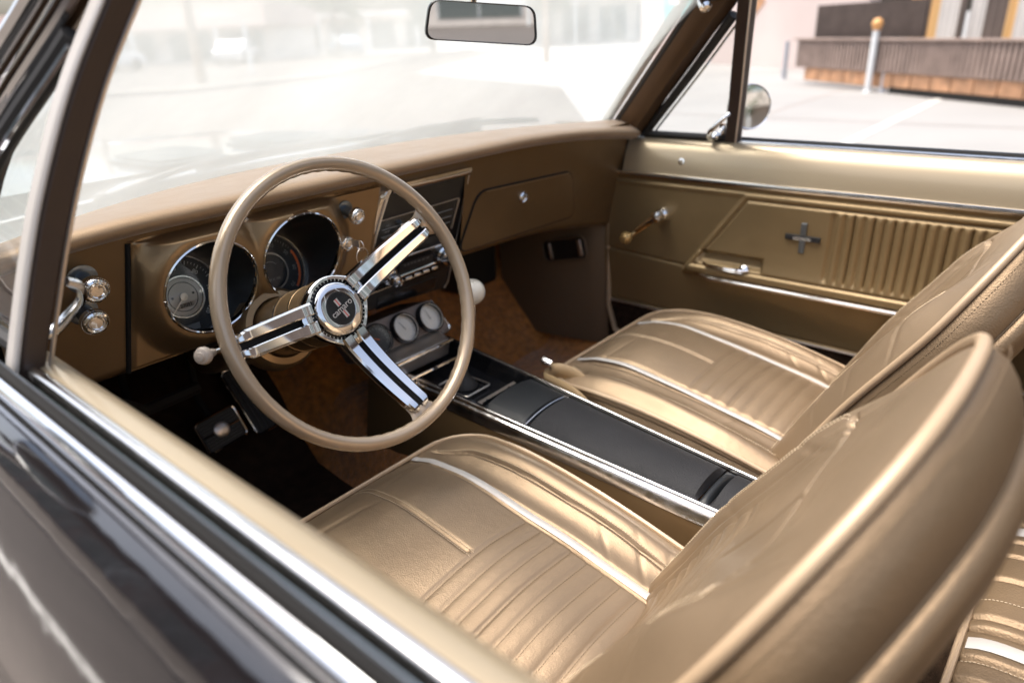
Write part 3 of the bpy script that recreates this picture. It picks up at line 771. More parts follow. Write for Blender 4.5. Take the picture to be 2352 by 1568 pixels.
for sg in (1, -1):
    for k, mm in ((-1, 'silver_stripe'), (0, 'red_print'), (1, 'silver_stripe')):
        MB().prism(rrect(.0026 if k else .0014, .0110, .0001), BC+by_*sg*.0098+bx_*k*.0021-NW*.0004, bx_, by_, .0006).build('badge_bar', mm, sw)
text_mesh('badge_lettering', 'camaro', .0135, BC+NW*.0004, bx_, by_, 'silver_stripe', sw, th=.0003, bold=.00008)
# column
cd = -NW
col = MB().lathe([(.048, -.012), (.0485, .006), (.0475, .012)], H0-NW*.012, cd, 48)
P0 = H0-NW*.02
col.lathe([(.0460, .0), (.0468, .030), (.0472, .0305), (.0474, .034), (.0466, .0345), (.0470, .075), (.0480, .0755), (.0480, .080), (.0468, .0805), (.046, .16), (.0475, .1605), (.0475, .168), (.045, .17), (.045, .45)], P0, cd, 56)
col = col.build('steering_column', 'cluster_paint', car, ang=30)
MB().lathe([(.0473, .031), (.0478, .0325), (.0473, .034)], P0, cd, 48).lathe([(.0480, .076), (.0486, .078), (.048, .080)], P0, cd, 48).build('column_ring', 'worn_chrome', col)
# collar where the column meets the dash
cc = P0+cd*.150; MB().lathe([(.068, .03), (.066, .004), (.060, -.004), (.050, -.006), (.047, .0)], cc, cd, 48).build('column_collar', 'cluster_paint', col)
# turn signal lever
e0 = P0+cd*.05+EX*(-.040); e1 = Vector((-.586, .012, .8575))
lv = MB().tube([e0, e0*.5+e1*.5, e1], [.0048, .0042, .0040], n=10).build('turn_signal_lever', 'chrome', car)
ax = (e1-e0).normalized(); MB().lathe([(.0040, -.020), (.0055, -.012), (.005, -.006), (.0098, -.002), (.0108, .003), (.0090, .0075), (.0055, .009), (.005, .011), (0, .012)], e1, ax, 28).build('lever_knob', 'signal_knob', lv)

# ---------------------------------------------------------------- key ring hanging in the ignition
kr = thing('key_ring', 'steel key ring hanging from the key in the ignition switch', 'key ring', tuple(Vector(fpt(-.212, .873, .050))))
def rel(v): return Vector(v)-kr.location
kc = Vector(fpt(-.212, .873, .052))
k = MB(); k.box(rel(kc+NF*.004), (.0022, .020, .011)); k.lathe([(.009, -.0012), (.009, .0012)], rel(kc+NF*.016), (1, 0, 0), 20)
k.build('key', 'brushed_metal', kr, bevel=.0004)
rc_ = rel(kc+NF*.018+Vector((0, 0, -.018))); dirn = Vector((.75, -.65, 0)).normalized()
ringp = [rc_+(Vector((0, 0, 1))*math.cos(a)+Vector((.94, .2, 0)).normalized()*math.sin(a))*.0145 for a in np.linspace(0, 2*PI, 40, endpoint=False)]
MB().tube(ringp, .0009, n=8, closed=True).build('ring', 'brushed_metal', kr)
fb = MB(); 
for i in range(5):
    c = rc_+Vector((.003, -.001, -.0165-i*.0048)); fb.tube([c+(Vector((0, 0, 1))*math.cos(a)*.0032+(Vector((1, 0, 0)) if i % 2 else Vector((0, 1, 0)))*math.sin(a)*.0022) for a in np.linspace(0, 2*PI, 14, endpoint=False)], .0006, n=6, closed=True)
fb.build('chain', 'brushed_metal', kr)
MB().lathe([(.007, -.001), (.007, .001)], rc_+Vector((.003, 0, -.044)), (1, .4, 0), 20).build('tag', 'dial_black', kr)

# ---------------------------------------------------------------- rear view mirror
mc = Vector((.016, .098, 1.203)); md = (Vector(CAM_POS)*.0+Vector((-.62, -.76, -.018))).normalized(); mx_ = Vector((0, 0, 1)).cross(md).normalized(); my_ = md.cross(mx_)
q_ = rad(-5.5); mx_, my_ = mx_*math.cos(q_)+my_*math.sin(q_), -mx_*math.sin(q_)+my_*math.cos(q_)
def trap(w1, w2, h, r): return round_poly([(-w1/2, h/2), (w1/2, h/2), (w2/2, -h/2), (-w2/2, -h/2)], r, 6)
A = trap(.174, .190, .060, .018); mb = MB()
loops = []
for sc, d in ((.93, .0055), (.955, .0075), (.985, .0065), (1.0, .001), (1.0, -.004), (.96, -.012), (.8, -.020), (.45, -.025)):
    loops.append([mc+mx_*a*sc*(1+(1-sc)*.35)+my_*b*sc+md*d for a, b in A])
mb.grid(loops, cv=True); mb.add(loops[-1], [tuple(range(len(A)))])
rvm = mb.build('rear_view_mirror', 'black_gloss', car, ang=50)
G = [(a*.945, b*.935) for a, b in A]; N = len(G)
MB().add([mc+mx_*a+my_*b+md*.0056 for a, b in G], [tuple(range(N))]).build('mirror_glass', 'mirror_glass', rvm, smooth=False)
MB().tube([mc-md*.022, mc-md*.045+Vector((0, .01, .02)), mc+Vector((.0, .01, .09))], [.009, .006, .007], n=12).build('mirror_stem', 'chrome', rvm)

# round outside mirrors
def side_mirror(s):
    c = Vector((s*.925, .015, .985)); ax = Vector((-s*.60, -.78, .10)).normalized()
    m_ = MB().lathe([(.052, .004), (.0545, .006), (.056, .002), (.057, -.006), (.054, -.022), (.042, -.038), (.022, -.048), (0, -.051)], c, ax, 48).build('side_mirror', 'chrome', car)
    u_ = ax.cross(Vector((0, 0, 1))).normalized(); v_ = ax.cross(u_)
    MB().add([c+ax*.0035+(u_*math.cos(t)+v_*math.sin(t))*.0525 for t in np.linspace(0, 2*PI, 49)[:-1]], [tuple(range(48))]).build('mirror_glass', 'mirror_glass', m_, smooth=False)
    P = catmull([c-ax*.03+Vector((0, 0, -.03)), c+Vector((-s*.02, .05, -.065)), Vector((s*.862, .085, .895)), Vector((s*.842, .10, .873))], 8)
    MB().tube(P, list(np.linspace(.011, .016, len(P))), n=12, sx=1.3).lathe([(.030, -.004), (.028, .006), (.018, .014)], Vector((s*.838, .10, .868)), (s*.6, 0, .8), 24).build('mirror_arm', 'chrome', m_)
both(side_mirror)
# sun visor hinges
(lambda s: MB().lathe([(.013, -.02), (.013, .01), (.008, .016), (0, .017)], (s*.585, -.01, 1.222), (-s*.6, -.6, -.5), 18).build('visor_bracket', 'chrome', car))(1)

# ---------------------------------------------------------------- cabin shell: floor, toe board, tunnel, kick panels
fl = MB()
def sec(y):
    fz = .285 if y < .50 else .285+(y-.50)*1.15 if y < .80 else .63
    return fz
ys = list(np.linspace(-1.75, .50, 30))+list(np.linspace(.53, .80, 10))
g = []
for y in ys:
    z = sec(y); tz = max(z, .285)+(.13+.035*max(0, min(1, (y+.2)/.6))) if y < .6 else z+.12
    row = []
    for x in np.linspace(-.72, .72, 81):
        a = abs(x); w = 1/(1+math.exp((a-.150)/.018)); rk = .05*max(0, (a-.62)/.10)**2
        row.append((x, y, z*(1-w)+tz*w+rk+.003*math.sin(x*37+y*23)*math.sin(y*41)))
    g.append(row)
nf = sum(1 for y in ys if y < -.43)
carpet = fl.grid(g[nf:]).build('floor_carpet', 'carpet', car)
MB().grid(g[:nf+1]).build('rear_carpet_shaded', 'dark_carpet', car)  # same carpet in a darkened copy, shade put into the colour
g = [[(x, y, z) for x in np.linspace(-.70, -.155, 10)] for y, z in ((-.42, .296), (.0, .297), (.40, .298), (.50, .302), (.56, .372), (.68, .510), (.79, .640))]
MB().grid(g).build('footwell_shade', 'shade_brown', car, solid=.006)  # added dark sheet, paints the shade of the driver's footwell
both(lambda s: MB().grid([[(s*x, y, .297) for x in (.155, .40, .68)] for y in (-.56, -.65, -.74)]).build('rear_floor_shade', 'shade_brown', car, solid=.006))  # dark sheets paint the shade on the carpet behind the front seats
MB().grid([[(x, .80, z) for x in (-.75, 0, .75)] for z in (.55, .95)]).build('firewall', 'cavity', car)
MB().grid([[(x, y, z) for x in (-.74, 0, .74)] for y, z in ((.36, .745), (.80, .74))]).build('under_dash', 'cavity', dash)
# ducts and bracket under the dash on the driver's side
MB().tube([(-.62, .40, .70), (-.52, .47, .60), (-.40, .52, .58)], .012, n=8).tube([(-.47, .33, .735), (-.30, .35, .74), (-.18, .36, .73)], .008, n=8).build('cable', 'rubber', dash)
def kick(s):
    g = []
    for z in np.linspace(.33, .735, 14):
        row = []
        for t in np.linspace(0, 1, 22):
            y = .300+t*.36-(.0); x = .700-.045*math.sin(min(1, t*1.6)*PI/2)-.02*(z-.5)
            if t < .10: x += .012*(1-t/.10)
            row.append((s*x, y, z))
        g.append(row)
    k = MB().grid(g).build('kick_panel', 'kick_plastic', car)
    MB().tube([(s*.712, .298, .73), (s*.713, .298, .45), (s*.712, .275, .38), (s*.710, .20, .335), (s*.71, -.10, .325), (s*.71, -.9, .325)], .0095, n=8, sx=.7).build('door_welt', 'piping' if s > 0 else 'dark_trim', k)
    c = Vector((s*.6575, .413, .612)); ey = Vector((-s*.0, -.97, .24)).normalized(); ez = Vector((s*.0, .24, .97)).normalized()
    out = [c+ey*a+ez*b+Vector((-s*.004, 0, 0)) for a, b in rrect(.155, .062, .016)]
    MB().add(out, [tuple(range(len(out)))]).build('vent_recess', 'black_plastic', k)
    MB().tube(out, .003, n=6, closed=True).build('vent_frame', 'kick_plastic', k)
    MB().box(c+ey*.058+Vector((-s*.006, 0, 0)), (.008, .012, .046), Matrix.Rotation(-.24*1, 3, 'X')).box(c-ey*.050+Vector((-s*.006, 0, 0)), (.008, .008, .046), Matrix.Rotation(-.24, 3, 'X')).build('vent_slider', 'brushed_metal', k, bevel=.001)
    for y, z in ((.60, .60), (.59, .45), (.55, .56)): MB().lathe([(.005, 0), (.004, .002), (0, .0025)], (s*.655, y-.01, z), (-s, 0, 0), 12).build('screw', 'kick_plastic', k)
    return k
both(kick)
# speaker grille / heater box beyond the passenger footwell
MB().box((.50, .66, .60), (.17, .10, .20)).build('heater_box', 'black_plastic', car, bevel=.015)

# pedals
def pedal(c, w, h, tilt, name, disc):
    c = Vector(c); ex = Vector((math.cos(.12), 0, math.sin(.12)*1)); ey = Vector((-.10, math.sin(tilt), math.cos(tilt))).normalized(); n = ex.cross(ey)
    if n.y > 0: n = -n
    p = MB().prism(rrect(w, h, .008), c, ex, ey, -.012).build(name, 'rubber', car, bevel=.001)
    r = [c+ex*a+ey*b+n*.001 for a, b in rrect(w+.004, h+.004, .010)]
    MB().tube(r, .0026, n=6, closed=True).build('pedal_trim', 'chrome', p)
    rb = MB()
    for k in range(9):
        t = -w*.42+k*w*.105
        if disc: rb.box(c+ey*(-h*.4+k*h*.1)+n*.002, (w*.9, .003, .002), Matrix((ex, n, ey)).transposed())
        elif k % 2 == 0: rb.box(c+ex*t+n*.002, (.002, .003, h*.94), Matrix((ex, n, ey)).transposed())
    rb.build('pedal_rib', 'black_plastic', p)
    if disc:
        MB().lathe([(.0165, .002), (.0165, .005), (.012, .007), (0, .0075)], c, n, 28).build('pedal_disc', 'brushed_metal', p)
        MB().tube([c-ex*w*.48+n*.004, c-ex*.017+n*.005], .002, n=6).tube([c+ex*w*.48+n*.004, c+ex*.017+n*.005], .002, n=6).build('pedal_bar', 'chrome', p)
        MB().tube([c-n*.014, c-n*.03+ey*.08, c+Vector((.0, .06, .30))], .008, n=8).build('pedal_arm', 'cavity', p)
pedal((-.3595, .55, .4565), .084, .066, rad(28), 'brake_pedal', True)
pedal((-.492, .55, .440), .070, .060, rad(28), 'clutch_pedal', True)
pedal((-.262, .60, .470), .050, .155, rad(32), 'accelerator_pedal', False)

# ---------------------------------------------------------------- auxiliary gauge pod
def G3(x, z, off=0):
    y = .30+.6*(z-.62); return Vector((x, y, z))+NG*off
NG = Vector((0, -1, .6)).normalized(); EG = Vector((0, .6, 1)).normalized()
pp = round_poly([(-.154, .664), (.050, .664), (.067, .598), (-.142, .596)], .008)
A = [G3(x, z, 0) for x, z in pp]; B = [p+Vector((0, .10, -.03)) for p in A]; n_ = len(A); c0 = G3(-.045, .63)
pod = MB().add(A+[c0], [(i, (i+1) % n_, n_) for i in range(n_)]).add(A+B, [(i, (i+1) % n_, n_+(i+1) % n_, n_+i) for i in range(n_)]).build('gauge_pod', 'pod_metal', car, ang=30)
pod['label'] = 'metal pod of three small round gauges'
MB().tube([G3(-.140, .5965, .001), G3(.052, .5975, .001), G3(.063, .600, .001), G3(.066, .607, .001)], .0042, n=10).tube([G3(.066, .607, .001), G3(.051, .663, .001)], .0018, n=8).build('pod_trim', 'chrome', pod)
for i, x in enumerate((-.1175, -.0465, .0255)):
    c = G3(x, .6335, .0)
    gmb = MB().lathe([(.0335, -.001), (.0330, .009), (.0315, .012), (.0290, .012), (.0280, .008), (.0275, .003)], c, NG, 48).build('gauge', 'black_gloss', pod)
    MB().lathe([(0, .003), (.0278, .003)], c, NG, 40).build('gauge_face', 'dial_black' if i == 0 else 'gauge_face', gmb)
    MB().lathe([(.0292, .0122), (.0285, .0132), (.0276, .0105)], c, NG, 48).build('gauge_ring', 'worn_chrome', gmb)
    k = MB()
    for j in range(13):
        a = rad(210-240*j/12); er = EX*math.cos(a)+EG*math.sin(a); et = NG.cross(er); p = c+NG*.0036
        k.add([p+er*.024-et*.0004, p+er*.024+et*.0004, p+er*.0205+et*.0004, p+er*.0205-et*.0004], [(0, 1, 2, 3)])
    k.build('gauge_marks', 'print_grey' if i == 0 else 'print_grey', gmb)
    a = rad((150, 115, 100)[i]); er = EX*math.cos(a)+EG*math.sin(a); et = NG.cross(er); p = c+NG*.0044
    MB().add([p-et*.0009-er*.004, p+et*.0009-er*.004, p+er*.019+et*.0003, p+er*.019-et*.0003], [(0, 1, 2, 3)]).build('gauge_needle', 'orange_print' if i == 0 else 'dial_black', gmb)
    MB().lathe([(0, .0105), (.0276, .0105)], c, NG, 40).build('gauge_lens', 'clear_glass', gmb)
# ashtray lip below the pod
MB().prism([(-.128, .0), (.030, .0), (.030, -.040), (-.105, -.040)], (0, .250, .598), EX, Vector((0, -.25, .97)), -.05).build('ashtray', 'brushed_metal', pod, bevel=.003)
MB().tube([(-.130, .246, .596), (.031, .246, .597)], .0038, n=8).tube([(-.108, .236, .5585), (.030, .236, .558)], .0032, n=8).build('ashtray_trim', 'chrome', pod)

# ---------------------------------------------------------------- centre console
ctz = lambda y: .535+.076*(y+.034)
chw = lambda y: .0715+(y+.034)*.0445
mb = MB(); g = []
for y in np.linspace(-.62, .36, 50):
    z, w = ctz(y), chw(y); f = .34+.06*max(0, y)
    g.append([(-(w+.062), y, f-.03), (-(w+.052), y, f+.02), (-(w+.022), y, z-.026), (-(w+.016), y, z-.020), (-(w+.002), y, z-.008)])
mb.grid(g); mb.grid([[(-x, y, z) for x, y, z in r] for r in g])
cons = mb.build('centre_console', 'dash_paint', car)
cons['label'] = 'long console between the seats with black lid and chrome edges'
# chrome side rails with ribs
for s in (-1, 1):
    g = []
    for y in np.linspace(-.62, .33, 8):
        z, w = ctz(y), chw(y)
        pr_ = [(.0000, -.008), (.0004, .0012), (.0020, .0024), (.0050, .0022), (.0066, .0002), (.0080, -.0035), (.0092, -.0042), (.0112, -.0044), (.0132, -.0064), (.0165, -.0125), (.0205, -.0195), (.0225, -.0240)]
        g.append([(s*(w+a), y, z+b) for a, b in pr_])
    MB().grid(g).build('console_rail', 'worn_chrome', cons, ang=70)
# lid (padded), front fixed panel, tray
def lidpatch(y0, y1, crown, m, name, ny=24, dz=0, e=.004):
    g = []
    for y in np.linspace(y0, y1, ny):
        w = chw(y)-.0035; row = []
        ed = min(1, min(abs(y-y0), abs(y-y1))/.006)
        for u in np.linspace(-1, 1, 25):
            k = 1-abs(u)**8; row.append((u*w, y, ctz(y)-.004+dz+(crown*(1-u*u)+e*k)*ed**.5))
        g.append(row)
    return MB().grid(g).build(name, m, cons)
lidpatch(-.366, -.036, .012, 'black_vinyl', 'console_lid', 60)
lidpatch(-.62, -.386, .012, 'black_vinyl', 'rear_panel', 40)
lidpatch(-.3845, -.3675, .007, 'console_gloss', 'lid_band', 8, dz=-.002)
lidpatch(-.0335, .068, .010, 'console_gloss', 'front_panel', 16)
MB().tube([(u*(chw(-.035)-.002), -.035, ctz(-.035)+.010*(1-u*u)+.0005) for u in np.linspace(-1, 1, 15)], .0011, n=6).build('lid_edge', 'worn_chrome', cons)
# finger notch of the lid on the driver's side
MB().prism(round_poly([(-.20, 0), (-.10, 0), (-.112, -.006), (-.188, -.006)], .003), (-(chw(-.15)-.001), 0, ctz(-.15)+.0005), (0, 1, .076), (1, 0, 0), -.006).build('lid_catch', 'black_vinyl', cons)
# tray
g = []
for y in np.linspace(.070, .34, 12):
    z, w = ctz(y), chw(y); g.append([(-w, y, z), (-(w-.006), y, z), (-(w-.007), y, z-.020), (-(w-.012), y, z-.034), ((w-.012), y, z-.034), ((w-.007), y, z-.020), (w-.006, y, z), (w, y, z)])
MB().grid(g).grid([[(-.07, .070, ctz(.07)+.004), (.07, .070, ctz(.07)+.004)], [(-.07, .070, ctz(.07)-.034), (.07, .070, ctz(.07)-.034)]]).build('console_tray', 'black_gloss', cons, ang=30)
o = Vector((-.002, .088, ctz(.088)-.016))
pl_ = MB().prism([(-.056, .011), (.056, .011), (.052, -.011), (-.056, -.011)], o, EX, Vector((0, 1, .10)), .003).build('tray_plate', 'brushed_metal', cons, bevel=.001)
for x in (-.036, .030): MB().lathe([(.0032, 0), (.0030, .0020), (0, .0024)], o+Vector((x, 0, .003)), (0, 0, 1), 12).build('plate_screw', 'chrome', pl_)
o = Vector((-.004, .185, ctz(.185)-.033))
MB().tube([o+Vector((a, b, .003)) for a, b in rrect(.072, .085, .008)], .0018, n=6, closed=True).build('shift_plate_trim', 'brushed_metal', cons)
# gear lever
lv0 = o+Vector((.004, .0, .0)); kb = Vector((.040, .186, .713))
gl = MB().tube(catmull([lv0, lv0+Vector((0, .0, .05)), Vector((.030, .190, .60)), kb-Vector((0, 0, .02))], 8), [.0062]*24+[.0052], n=12).build('gear_lever', 'worn_chrome', car)
MB().lathe([(.026, 0), (.022, .010), (.013, .020), (.0085, .030), (.007, .040)], lv0, (0, 0, 1), 28).build('lever_boot', 'rubber', gl)
th = np.linspace(0, PI, 20); MB().lathe([(.0262*math.sin(a), -.0262*math.cos(a)) for a in th], kb, Vector((0, -.25, 1)), 40).build('gear_knob', 'knob_ivory', gl)
tp = Vector((0, -.35, 1)).normalized(); 
eng = MB(); et_ = Vector((0, 1, .35)).normalized()
for xx in (-.006, 0, .006): eng.tube([kb+(tp*1.0+EX*xx*38+et_*t*.30).normalized()*.0263 for t in np.linspace(-1, 1, 7)], .0003, n=4)
eng.tube([kb+(tp+EX*t*.23).normalized()*.0263 for t in np.linspace(-1, 1, 7)], .0003, n=4); eng.build('shift_pattern', 'kick_plastic', gl)

# ---------------------------------------------------------------- seat belt between console and passenger seat
sb = MB().box((.130, .070, .548), (.012, .026, .040), Matrix.Rotation(rad(-30), 3, 'Y') @ Matrix.Rotation(rad(20), 3, 'X')).build('seat_belt', 'chrome', car, bevel=.003)
P = catmull([(.128, .076, .528), (.140, .050, .538), (.154, .015, .530), (.156, -.015, .510), (.146, -.035, .485), (.14, -.04, .45)], 8)
g = [[p+np.array((-.003, 0, -.016)), p, p+np.array((.003, 0, .014))] for p in P]
MB().grid(g).build('belt_webbing', 'belt_web', sb, solid=.0025)
P = catmull([(.118, .070, .520), (.112, .03, .520), (.104, -.03, .512), (.100, -.1, .47)], 8)
MB().grid([[p+np.array((0, 0, .015)), p+np.array((.004, 0, -.015))] for p in P]).build('belt_webbing', 'belt_web', sb, solid=.0025)
both(lambda s: MB().box((s*.145, -.445, .452), (.03, .06, .018), Matrix.Rotation(.3, 3, 'X')).build('belt_buckle', 'chrome', car, bevel=.004))

# ---------------------------------------------------------------- front bucket seats
def smooth(a, b, x): t = min(1, max(0, (x-a)/(b-a))); return t*t*(3-2*t)
def make_seat(xs, y_off=0.0, label=''):
    yf, yr = .080+y_off, -.475+y_off
    hw = lambda y: (.252 if y > -.1 else .252-.012*((-.1-y)/.35))
    def HW(y):
        r = .085; d = yf-y; w = hw(y)
        return w if d >= r else w-r+math.sqrt(max(0, r*r-(r-d)**2))
    zp = lambda y: (.515-.012*smooth(-.02, yf-.0, y)*0) + (.0145 if y > -.0 else 0)*0 + (.020*math.sin(min(1, max(0, (yf-y)/.55))*PI))*.6 - .062*max(0, (yf-y-.12)/.40)**1.35*.9
    frame = MB().box((xs, -.19+y_off, .325), (.42, .46, .08)).build('front_seat', 'dark_trim', car, bevel=.01)
    frame['label'] = label
    # cushion top
    nv, nu = 250, 190
    vs = [yf-(yf-yr)*(1-math.cos(PI/2*min(1, t*1.0)))**1.0 for t in np.linspace(0, 1, nv)]
    stripe = .1345
    y0p = -.190+y_off; per = .0277
    sst = lambda y: .190-.030*smooth(yf-.10, yf, y)-.006*smooth(-.30, -.44, y)
    def top(x, y):
        w = HW(y); a = abs(x); de = max(0, w-a); df = max(0, yf-y); d = min(de, df*1.0)
        dd = 1/(1/max(de, 1e-5)**2+1/max(df, 1e-5)**2)**.5
        rise = 1-math.exp(-dd/.022)
        z = zp(y)+.002*rise
        z += .0215*rise*math.exp(-((a-.214)/.026)**2)*(.35+.65*smooth(.06, -.12, y))*(1-.35*smooth(-.28, -.45, y))
        z -= .004*rise*math.exp(-((a-.162)/.020)**2)
        k = smooth(.150, .118, a)
        z += k*(.016*(1-(a/.14)**2)*rise - .004)
        z += .012*rise*smooth(.0, .06, df)*(1-smooth(.10, .30, df))*k
        # front waterfall
        z -= .0
        z -= .0055*math.exp(-((a-stripe-.0015)/.0028)**2)*rise
        z -= .0060*math.exp(-((a-sst(y))/.0026)**2)*rise*smooth(yf, yf-.03, y)
        z -= .0065*math.exp(-((a-.118)/.0022)**2)*rise
        if a < .1175:
            if y < y0p:
                s_ = abs(math.sin(PI*(y0p-y)/per)); z += (.0046*(s_**.26)-.0046)*smooth(.1175, .112, a)
            elif y < y0p+.008: z -= .0046*math.exp(-(y-y0p)/.0018)*smooth(.1175, .112, a)
            elif a < .012: z -= .0050*math.exp(-(a/.0035)**2)*rise
        z += .0014*math.sin(x*31+y*17+xs*5)*math.sin(y*23-x*11)*rise
        for cx, cy_, sl_, ln_, dp_ in ((.17, -.36, .8, .03, .0022), (.18, -.40, .5, .03, .0026), (.165, -.30, 1.0, .025, .0016), (-.17, -.38, -.7, .03, .0024), (-.165, -.28, -.9, .03, .0016), (.05, .02, .25, .05, .0012), (-.07, .0, -.2, .06, .0012)):
            q = (y-cy_)-sl_*(x-cx); z -= dp_*math.exp(-(q/.005)**2)*math.exp(-((x-cx)/ln_)**2)*rise
        return z
    P = []
    for y in vs:
        w = HW(y); P.append([(xs+u*w, y, top(u*w, y)) for u in np.sin(np.linspace(-PI/2, PI/2, nu)*.93)/math.sin(PI/2*.93)])
    cush = MB().grid(P).build('cushion', 'seat_vinyl', frame, ang=180)
    # silver stripes set in the grooves
    for s in (-1, 1):
        w0, w1 = .121, .1335
        g = []
        for y in np.linspace(yf-.006, yr, 90):
            ww = [.1215, .1245, .1280, .1315, .1345]
            g.append([(xs+s*a, y, max(top(.1262, y), top(.131, y))+.0012+.0022*(1-((a-.1280)/.0066)**2)) for a in ww])
        MB().grid(g).build('silver_stripe', 'silver_stripe', cush)
    # piping loop and side skirt
    loop = []
    N = 40
    for y in np.linspace(yr, yf-.085, 24): loop.append((-hw(y), y))
    for a in np.linspace(0, PI/2, 9)[1:]: loop.append((-(hw(yf)-.085+.085*math.cos(a)), yf-.085+.085*math.sin(a)))
    loop += [(x, yf) for x in np.linspace(-(hw(yf)-.085), hw(yf)-.085, 14)[1:-1]]
    L2 = [(-x, y) for x, y in loop[::-1]][11:] if False else None
    full = loop[:33]+loop[33:]
    full += [((hw(yf)-.085+.085*math.sin(a)), yf-.085+.085*math.cos(a)) for a in np.linspace(0, PI/2, 9)]
    full += [(hw(y), y) for y in np.linspace(yf-.085, yr, 24)[1:]]
    MB().tube([(xs+x, y, zp(y)+.001) for x, y in full], .0042, n=8).build('piping', 'piping', cush)
    cen = np.array((0, -.18+y_off)); g = []
    for x, y in full:
        p = np.array((x, y)); n = p-cen; n = n/np.linalg.norm(n); z = zp(y)
        zb = .375
        g.append([(xs+x+n[0]*o, y+n[1]*o, z*(1-t)+zb*t-.002) for o, t in ((.000, 0), (.0025, .06), (-.0015, .10), (.006, .2), (.012, .45), (.009, .75), (-.004, 1), (-.06, 1.03))])
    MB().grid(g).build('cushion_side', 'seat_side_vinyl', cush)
    stitches([(xs+x+0*x, y, zp(y)-.0135) for x, y in [(q[0]*1.006, q[1]+(.0015 if q[1] > yf-.04 else 0)) for q in full]], .0045, .0028, .0006, 'stitching', 'dark_stitch', cush)
    for s in (-1, 1):
        for a_ in (-.0042, .0048):
            stitches([(xs+s*(sst(y)+a_), y, top(sst(y)+a_, y)+.0006) for y in np.linspace(yf-.02, yr, 80)], .0046, .0030, .00062, 'stitching', 'stitch' if a_ > 0 else 'dark_stitch', cush)
        MB().tube([(xs+s*sst(y), y, top(sst(y), y)+.0004) for y in np.linspace(yf-.02, yr, 90)], .00075, n=5).tube([(xs+s*.1362, y, top(.1362, y)+.0004) for y in np.linspace(yf-.01, yr, 90)], .0006, n=5).build('seam', 'seam_dark', cush)
    MB().tube([(xs, y, top(0, y)+.0002) for y in np.linspace(yf-.008, y0p, 50)], .0006, n=5).build('seam', 'seam_dark', cush)
    for a_ in (-.0045, .0045): stitches([(xs+a_, y, top(a_, y)+.0006) for y in np.linspace(yf-.01, y0p, 50)], .0046, .003, .00055, 'stitching', 'stitch', cush)
    for k in range(0, 10):
        MB().tube([(xs+x, y0p-per*k, top(x, y0p-per*k)+.0002) for x in np.linspace(-.1165, .1165, 60)], .00065, n=5).build('pleat_seam', 'seam_dark', cush)
        y = y0p-per*k-.0022
        stitches([(xs+x, y, top(x, y)+.0004) for x in np.linspace(-.116, .116, 40)], .0044, .0026, .00045, 'stitching', 'dark_stitch', cush)
    # ---- backrest
    B = Vector((xs, -.405+y_off, .440)); T = Vector((0, -.49, .872)).normalized(); Nf = Vector((0, .872, .49)).normalized()
    S = .601
    sh = [(0, .222), (.06, .234), (.15, .242), (.30, .243), (.37, .241), (.41, .236), (.45, .223), (.487, .204), (.518, .182), (.545, .157), (.570, .125), (.588, .090), (.598, .050), (.6005, .025), (.601, 0)]
    cs = np.array(sh)
    cur = catmull([(a, b, 0) for a, b in sh], 10); ca = np.array([c[0] for c in cur]); cb = np.array([max(0, c[1]) for c in cur])
    def bw(s): return float(np.interp(s, ca, cb))
    def bp(x, s, h): return B+EX*x+T*s+Nf*h
    def bh(x, s):
        w = bw(s); a = abs(x); de = max(0, w-a); dt = max(0, (S-s)*1.1)
        dd = 1/(1/max(de, 1e-5)**2+1/max(dt, 1e-5)**2)**.5
        rise = 1-math.exp(-dd/.055)
        fade = smooth(.52, .36, s)
        po = -.012*smooth(.20, .42, s)
        h = po+.021*rise
        h += .032*rise*math.exp(-((a-.172)/.044)**2)*fade-.006*fade*math.exp(-(a/.11)**4)
        k = smooth(.150, .112, a)*fade
        h += k*(.004)*rise
        h -= fade*.0070*math.exp(-((a-.1335)/.0035)**2); h -= fade*.0060*math.exp(-((a-.1175)/.0022)**2); h -= fade*.0055*math.exp(-((a-.160)/.0026)**2)
        h -= .006*math.exp(-((s-.43)/.004)**2)*smooth(.150, .145, a)
        if a < .1175 and .02 < s < .43:
            if s < .30:
                q = abs(math.sin(PI*s/per)); h += .005*(q**.42)-.005
            elif a < .01: h -= .005*math.exp(-(a/.0035)**2)
        h += .0022*math.sin(x*21+s*13+1.3)*math.sin(s*19-x*9)*rise
        for cx, cs_, sl_, ln_, dp_ in ((-.20, .33, .9, .05, .0022), (-.17, .25, .7, .06, .0020), (-.19, .15, .5, .05, .0024), (.18, .20, -.8, .06, .0022), (.15, .36, -1.0, .05, .0018), (-.05, .47, .2, .07, .0016), (.06, .50, -.2, .05, .0014), (-.12, .41, 1.4, .05, .0018)):
            q = (s-cs_)-sl_*(x-cx); h -= dp_*math.exp(-(q/.0055)**2)*math.exp(-((x-cx)/ln_)**2)*rise
        return h
    sv = [S*math.sin(PI/2*t) for t in np.linspace(0, 1, 230)]
    P = [[bp(u*bw(s), s, bh(u*bw(s), s)) for u in np.sin(np.linspace(-PI/2, PI/2, 170)*.93)/math.sin(PI/2*.93)] for s in sv]
    back = MB().grid([[tuple(q) for q in r] for r in P]).build('backrest', 'seat_vinyl', frame, ang=180)
    for s in (-1, 1):
        for a_ in (.1555, .1640):
            stitches([bp(s*a_, q, bh(a_, q)+.0006) for q in np.linspace(0, .415, 80)]+[bp(s*a_*(1-t*.25), .415+.022*math.sin(t*PI/2), bh(a_*(1-t*.25), .415+.022*math.sin(t*PI/2))+.0006) for t in (.2, .5, .8, 1)], .0046, .0030, .0006, 'stitching', 'stitch', back)
    out = [(x, s) for x, s in [(-bw(s), s) for s in np.linspace(0, S*.90, 50)]]
    out += [(-bw(s), s) for s in (1-(1-np.linspace(0, 1, 26)[1:])**2)*S*.10+S*.90]
